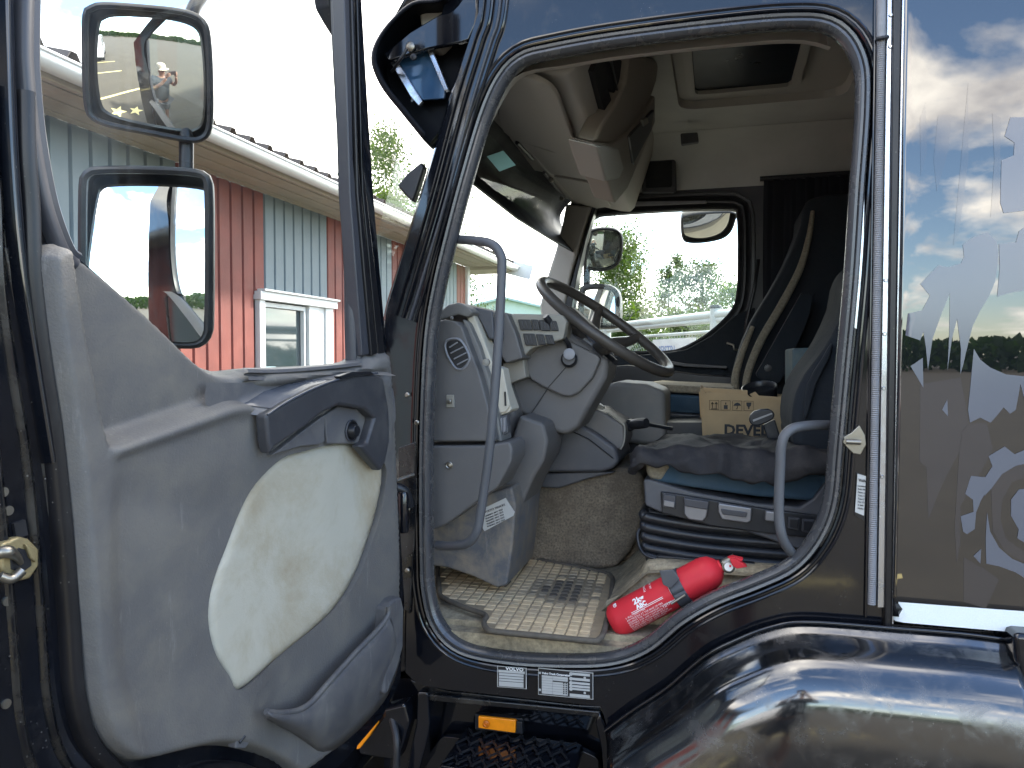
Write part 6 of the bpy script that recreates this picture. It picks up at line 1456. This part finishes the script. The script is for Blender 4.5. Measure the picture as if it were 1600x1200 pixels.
text('sign_print', 'MEISTRI', .14, M('blue_print', (.20, .27, .45)), sign, ipp(s0_+.10, zt_-.175, .0415), ip.e1, (0, 0, 1), bold=.002)

# ================================================================== THE YARD BEHIND THE CAMERA (seen in the mirrors and the paint)
for (x, y, w, l, a) in ((-1.2, -4.2, .12, 4.5, 80), (-1.5, -7.0, .12, 3.0, 88), (-1.5, -9.5, .12, 3.0, 88)):
    V, F = boxv((x, y, .002), (l, w, .004), Matrix.Rotation(R(a-90), 3, 'Z')); structure(mk('painted_line', V, F, m_line, None, smooth=0, origin=(x, y, 0)))
def star(cx_, cy_, r):
    pts_ = [(cx_+math.cos(a*math.pi/5+.3)*(r if a % 2 == 0 else r*.42), cy_+math.sin(a*math.pi/5+.3)*(r if a % 2 == 0 else r*.42), .004) for a in range(10)]
    structure(mk('painted_star', [Vector(p) for p in pts_], [tuple(range(10))], m_line, None, smooth=0, origin=(cx_, cy_, 0)))
star(-1.15, -3.2, .32); star(-.55, -3.05, .25)
def vehicle(name, label, cat, loc, rot, L_, W_, H_, prof, glassy, paint):
    t = thing(name, label, cat, loc); Mr = Matrix.Rotation(rot, 3, 'Z'); Lc_ = Vector(loc)
    def pt(x, y, z): return Lc_+Mr @ Vector((x, y, z))
    n = len(prof); V = []; F = []
    rows_ = []
    for y, s in ((-W_/2, .90), (-W_/2+.04, 1.0), (W_/2-.04, 1.0), (W_/2, .90)):
        rows_.append([pt(x*(.985 if s < 1 else 1), y*(1-.10*max(0, z-H_*.5)/H_*2), .45+(z-.45)*(.97 if s < 1 else 1)) for x, z in prof])
    V, F = grid(rows_, True); F += [tuple(range(n-1, -1, -1)), tuple(3*n+i for i in range(n))]
    mk('body', V, F, paint, t, bevel=.03, smooth=40)
    for sgn in (-1, 1):
        for g_ in glassy: 
            Vv, Ff = prismv([pt(x, sgn*(W_/2*(1-.10*max(0, z-H_*.5)/H_*2)+.004), z) for x, z in g_], Mr @ Vector((0, -sgn*.03, 0))); mk('side_window', Vv, Ff, m_wglass, t, smooth=0)
        for x in (-L_*.31, L_*.31):
            wv = lathe('wheel', [(.001, -.1), (.20, -.1), (.31, -.09), (.33, -.06), (.33, .06), (.31, .09), (.20, .1), (.001, .1)], pt(x, sgn*(W_/2-.09), .33), Mr @ Vector((0, 1, 0)), m_tyre, t, seg=20)
            lathe('rim', [(.001, .105), (.18, .105), (.2, .1)], pt(x, sgn*(W_/2-.09), .33), Mr @ Vector((0, sgn, 0)), m_alu, wv, seg=16)
    return t, pt
van, vp = vehicle('van', 'silver panel van parked along the red workshop wall, seen in the mirror', 'van', (-1.6, -12.0, 0), R(96), 5.0, 1.95, 2.1,
    [(-2.45, .45), (-2.5, 1.0), (-2.45, 1.9), (-2.3, 2.08), (1.1, 2.1), (1.35, 2.0), (1.95, 1.25), (2.4, 1.08), (2.5, .8), (2.48, .42)], [[(-2.2, 1.25), (-1.2, 1.25), (-1.2, 1.85), (-2.2, 1.85)], [(.5, 1.2), (1.75, 1.2), (1.35, 1.85), (.5, 1.85)]], m_van)
Vv, Ff = prismv([vp(-2.47, -.75, 1.3), vp(-2.47, .75, 1.3), vp(-2.44, .68, 1.88), vp(-2.44, -.68, 1.88)], Vector((0, .02, 0))); 
rw_ = box('rear_window', tuple(vp(-2.475, 0, 1.55)), (.02, 1.5, .55), m_wglass, van, rot=Matrix.Rotation(R(96), 3, 'Z'))
for s_ in (-1, 1): box('tail_light', tuple(vp(-2.49, s_*.86, 1.15)), (.03, .12, .4), m_red, van, rot=Matrix.Rotation(R(96), 3, 'Z'))
vehicle('car', 'small dark blue car parked far across the yard behind the photographer', 'car', (-4.0, -24, 0), R(20), 4.1, 1.7, 1.45,
    [(-2.0, .35), (-2.05, .8), (-1.9, .95), (-1.35, 1.02), (-1.0, 1.38), (-.7, 1.45), (.35, 1.43), (.6, 1.35), (1.1, .98), (1.9, .82), (2.05, .6), (2.0, .35)], [[(-1.2, 1.0), (.9, 1.0), (.45, 1.34), (-.85, 1.34)]], m_carblue)
# garden table, chairs and bucket by the wall
tbl = thing('garden_table', 'round white garden table by the red workshop wall, seen in the mirror', 'table', (-2.9, -4.9, 0))
lathe('table_top', [(.001, .72), (.45, .72), (.46, .70), (.001, .70)], (-2.9, -4.9, 0), (0, 0, 1), m_trim, tbl, seg=28)
for k in range(3):
    a = k*2.094; tube('leg', [Vector((-2.9+.08*math.cos(a), -4.9+.08*math.sin(a), .70)), Vector((-2.9+.35*math.cos(a), -4.9+.35*math.sin(a), 0))], .014, m_trim, tbl)
def chair(loc, rz_, label):
    t = thing('garden_chair', label, 'chair', loc, 'metal garden chairs by the workshop wall'); Mr = Matrix.Rotation(rz_, 3, 'Z'); L0 = Vector(loc)
    P = lambda x, y, z: L0+Mr @ Vector((x, y, z))
    for x in (-.2, .2):
        for y in (-.2, .2): tube('leg', [P(x*1.15, y*1.15, 0), P(x, y, .44)], .011, m_inkb, t, seg=8)
        tube('back_post', [P(x, .2, .44), P(x, .30, .92)], .011, m_inkb, t, seg=8)
    box('seat', tuple(P(0, 0, .45)), (.44, .44, .02), m_conduit, t, rot=Mr, bevel=.008)
    for z in (.6, .75, .9): tube('back_slat', [P(-.2, .2+(z-.44)*.2, z), P(.2, .2+(z-.44)*.2, z)], .010, m_inkb, t, seg=8)
chair((-2.5, -4.1, 0), R(30), 'dark metal garden chair nearest the truck door, seen in the mirror')
chair((-2.4, -5.6, 0), R(150), 'dark metal garden chair on the far side of the round white table')
bk_ = lathe('bucket', [(.001, .01), (.12, .0), (.15, .28), (.155, .29), (.145, .28), (.118, .02), (.001, .02)], (-1.9, -4.0, 0), (0, 0, 1), m_trim, None, seg=24, origin=(-1.9, -4.0, 0)); tag(bk_, 'white bucket standing on the yard near the garden chairs', 'bucket')
# low far buildings around the yard (reflected)
for (x, y, sx, sy, h, lab, mt) in ((-20, -62, 34, 10, 4.2, 'long pale industrial hall at the far end of the yard', m_pale), (-46, -40, 26, 9, 3.4, 'low grey shed behind the end of the workshop', m_conduit)):
    hb_ = thing('industrial_hall', lab, 'building', (x, y, 0)); box('wall', (x, y, h/2), (sx, sy, h), mt, hb_); box('roof', (x, y, h+.15), (sx+.6, sy+.6, .3), m_roof, hb_)
    for k in range(5): box('window', (x-sx*.4+k*sx*.2, y+sy/2+.02, h*.6), (1.6, .05, .9), m_wglass, hb_)
# ------------------------------------------------------------------ the photographer
def skin_body(name, joints, edges, mat, parent, sub=2, root=0):
    me = bpy.data.meshes.new(name); base = root_loc(parent)
    me.from_pydata([tuple(Vector(j[0])-base) for j in joints], edges, []); me.materials.append(mat)
    o = bpy.data.objects.new(name, me); COL.objects.link(o); o.parent = parent
    m = o.modifiers.new('skin', 'SKIN'); m.use_smooth_shade = True
    sv = me.skin_vertices[0].data
    for i, j in enumerate(joints): sv[i].radius = (j[1], j[1]) if not hasattr(j[1], '__len__') else j[1]; sv[i].use_root = (i == root)
    s = o.modifiers.new('sub', 'SUBSURF'); s.levels = sub; s.render_levels = sub; return o
px0, py0 = .02, -2.22
pers = thing('person', 'person in dark shirt and beige cap taking the picture, seen in the mirror', 'person', (px0, py0, 0))
J = [((px0, py0, .96), (.15, .11)), ((px0, py0, 1.15), (.135, .10)), ((px0, py0+.01, 1.34), (.165, .11)), ((px0, py0+.01, 1.46), (.10, .075)), ((px0, py0+.03, 1.52), .05), ((px0, py0+.04, 1.57), .055),
     ((px0, py0+.05, 1.66), (.080, .095)), ((px0, py0+.05, 1.74), (.07, .085)),
     ((px0+.17, py0+.01, 1.42), .06), ((px0+.30, py0+.10, 1.27), .045), ((px0+.20, py0+.30, 1.46), .035), ((px0+.115, py0+.385, 1.62), .028),
     ((px0-.17, py0+.01, 1.42), .06), ((px0-.30, py0+.10, 1.27), .045), ((px0-.20, py0+.30, 1.46), .035), ((px0-.115, py0+.385, 1.62), .028),
     ((px0+.09, py0, .88), .09), ((px0+.11, py0+.01, .50), .06), ((px0+.11, py0-.01, .10), .042), ((px0+.12, py0+.13, .045), .038),
     ((px0-.09, py0, .88), .09), ((px0-.11, py0+.01, .50), .06), ((px0-.11, py0-.01, .10), .042), ((px0-.12, py0+.13, .045), .038)]
E = [(0, 1), (1, 2), (2, 3), (3, 4), (4, 5), (5, 6), (6, 7), (3, 8), (8, 9), (9, 10), (10, 11), (3, 12), (12, 13), (13, 14), (14, 15), (0, 16), (16, 17), (17, 18), (18, 19), (0, 20), (20, 21), (21, 22), (22, 23)]
skin_body('body', J, E, m_skin, pers)
# shirt, shorts, cap
Jt = [((px0, py0, .84), (.23, .18)), ((px0, py0, 1.15), (.20, .165)), ((px0, py0+.01, 1.34), (.225, .165)), ((px0, py0+.01, 1.455), (.14, .115)), ((px0+.17, py0+.01, 1.42), .10), ((px0+.27, py0+.07, 1.31), .085), ((px0-.17, py0+.01, 1.42), .10), ((px0-.27, py0+.07, 1.31), .085)]
skin_body('shirt', Jt, [(0, 1), (1, 2), (2, 3), (3, 4), (4, 5), (3, 6), (6, 7)], m_shirt, pers)
Js = [((px0, py0, .97), (.20, .15)), ((px0+.09, py0, .86), .13), ((px0+.11, py0+.01, .52), .11), ((px0-.09, py0, .86), .13), ((px0-.11, py0+.01, .52), .11)]
skin_body('shorts', Js, [(0, 1), (1, 2), (0, 3), (3, 4)], m_trouser, pers)
for s_ in (-1, 1): slb = mk('shoe', *boxv((px0+s_*.12, py0+.06, .04), (.10, .28, .08)), m_inkb, pers, bevel=.03, bseg=3)
cap_o = (px0, py0+.045, 1.735)
lathe('cap', [(.098, -.01), (.10, .02), (.085, .065), (.05, .09), (.001, .10)], cap_o, (0, -.08, 1), m_cap, pers, seg=24)
V, F = grid([[Vector((px0+math.sin(a)*r_, py0+.045+math.cos(a)*r_*1.0, 1.73-.02*(r_-.09)/.08)) for a in np.linspace(-1.0, 1.0, 12)] for r_ in (.09, .13, .165)]); mk('cap_peak', V, F, m_cap, pers, solid=.004)
for s_ in (-1, 1):
    lathe('eye', [(.001, 0), (.010, .0), (.001, .006)], (px0+s_*.032, py0+.138, 1.665), (0, 1, 0), m_inkb, pers, seg=10)
    V, F = tubev([Vector((px0+s_*.082, py0+.045, 1.68)), Vector((px0+s_*.088, py0+.045, 1.62))], [.012, .007], 8); mk('ear', V, F, m_skin, pers)
V, F = tubev([Vector((px0, py0+.14, 1.665)), Vector((px0, py0+.165, 1.63)), Vector((px0, py0+.145, 1.62))], [.008, .013, .008], 8); mk('nose', V, F, m_skin, pers)
V, F = tubev([Vector((px0-.025, py0+.132, 1.585)), Vector((px0, py0+.142, 1.582)), Vector((px0+.025, py0+.132, 1.585))], [.004, .006, .004], 6); mk('mouth', V, F, M('lips', (.4, .16, .13)), pers)
# hands: palm and five bent fingers gripping the phone's short ends
for s_ in (-1, 1):
    w0 = Vector((px0+s_*.115, py0+.385, 1.62)); pm = Vector((s_*.098, CAM.y-.045, 1.70))
    Jh = [(w0, .026), (w0.lerp(pm, .5), (.030, .02)), (pm, (.034, .018))]; Eh = [(0, 1), (1, 2)]
    for k, (dz, ln) in enumerate(((.045, .060), (.025, .068), (.004, .064), (-.016, .052))):
        b = pm+Vector((0, .006, dz)); j0 = len(Jh)
        Jh += [(b, .0095), (b+Vector((s_*.004, ln*.45, .004)), .009), (b+Vector((-s_*ln*.35, ln*.62, .004)), .0082), (b+Vector((-s_*ln*.60, ln*.50, .003)), .0072)]; Eh += [(2, j0), (j0, j0+1), (j0+1, j0+2), (j0+2, j0+3)]
    j0 = len(Jh); Jh += [(pm+Vector((-s_*.012, -.012, -.028)), .012), (pm+Vector((-s_*.034, -.014, -.002)), .010), (pm+Vector((-s_*.046, -.008, .016)), .008)]; Eh += [(1, j0), (j0, j0+1), (j0+1, j0+2)]
    skin_body('hand', Jh, Eh, m_skin, pers, sub=1)
ph = box('phone', (.0, CAM.y-.032, 1.735), (.162, .009, .076), m_inkb, None, bevel=.004, origin=(.0, CAM.y-.032, 1.735)); tag(ph, 'black phone held up in both hands by the person', 'phone')
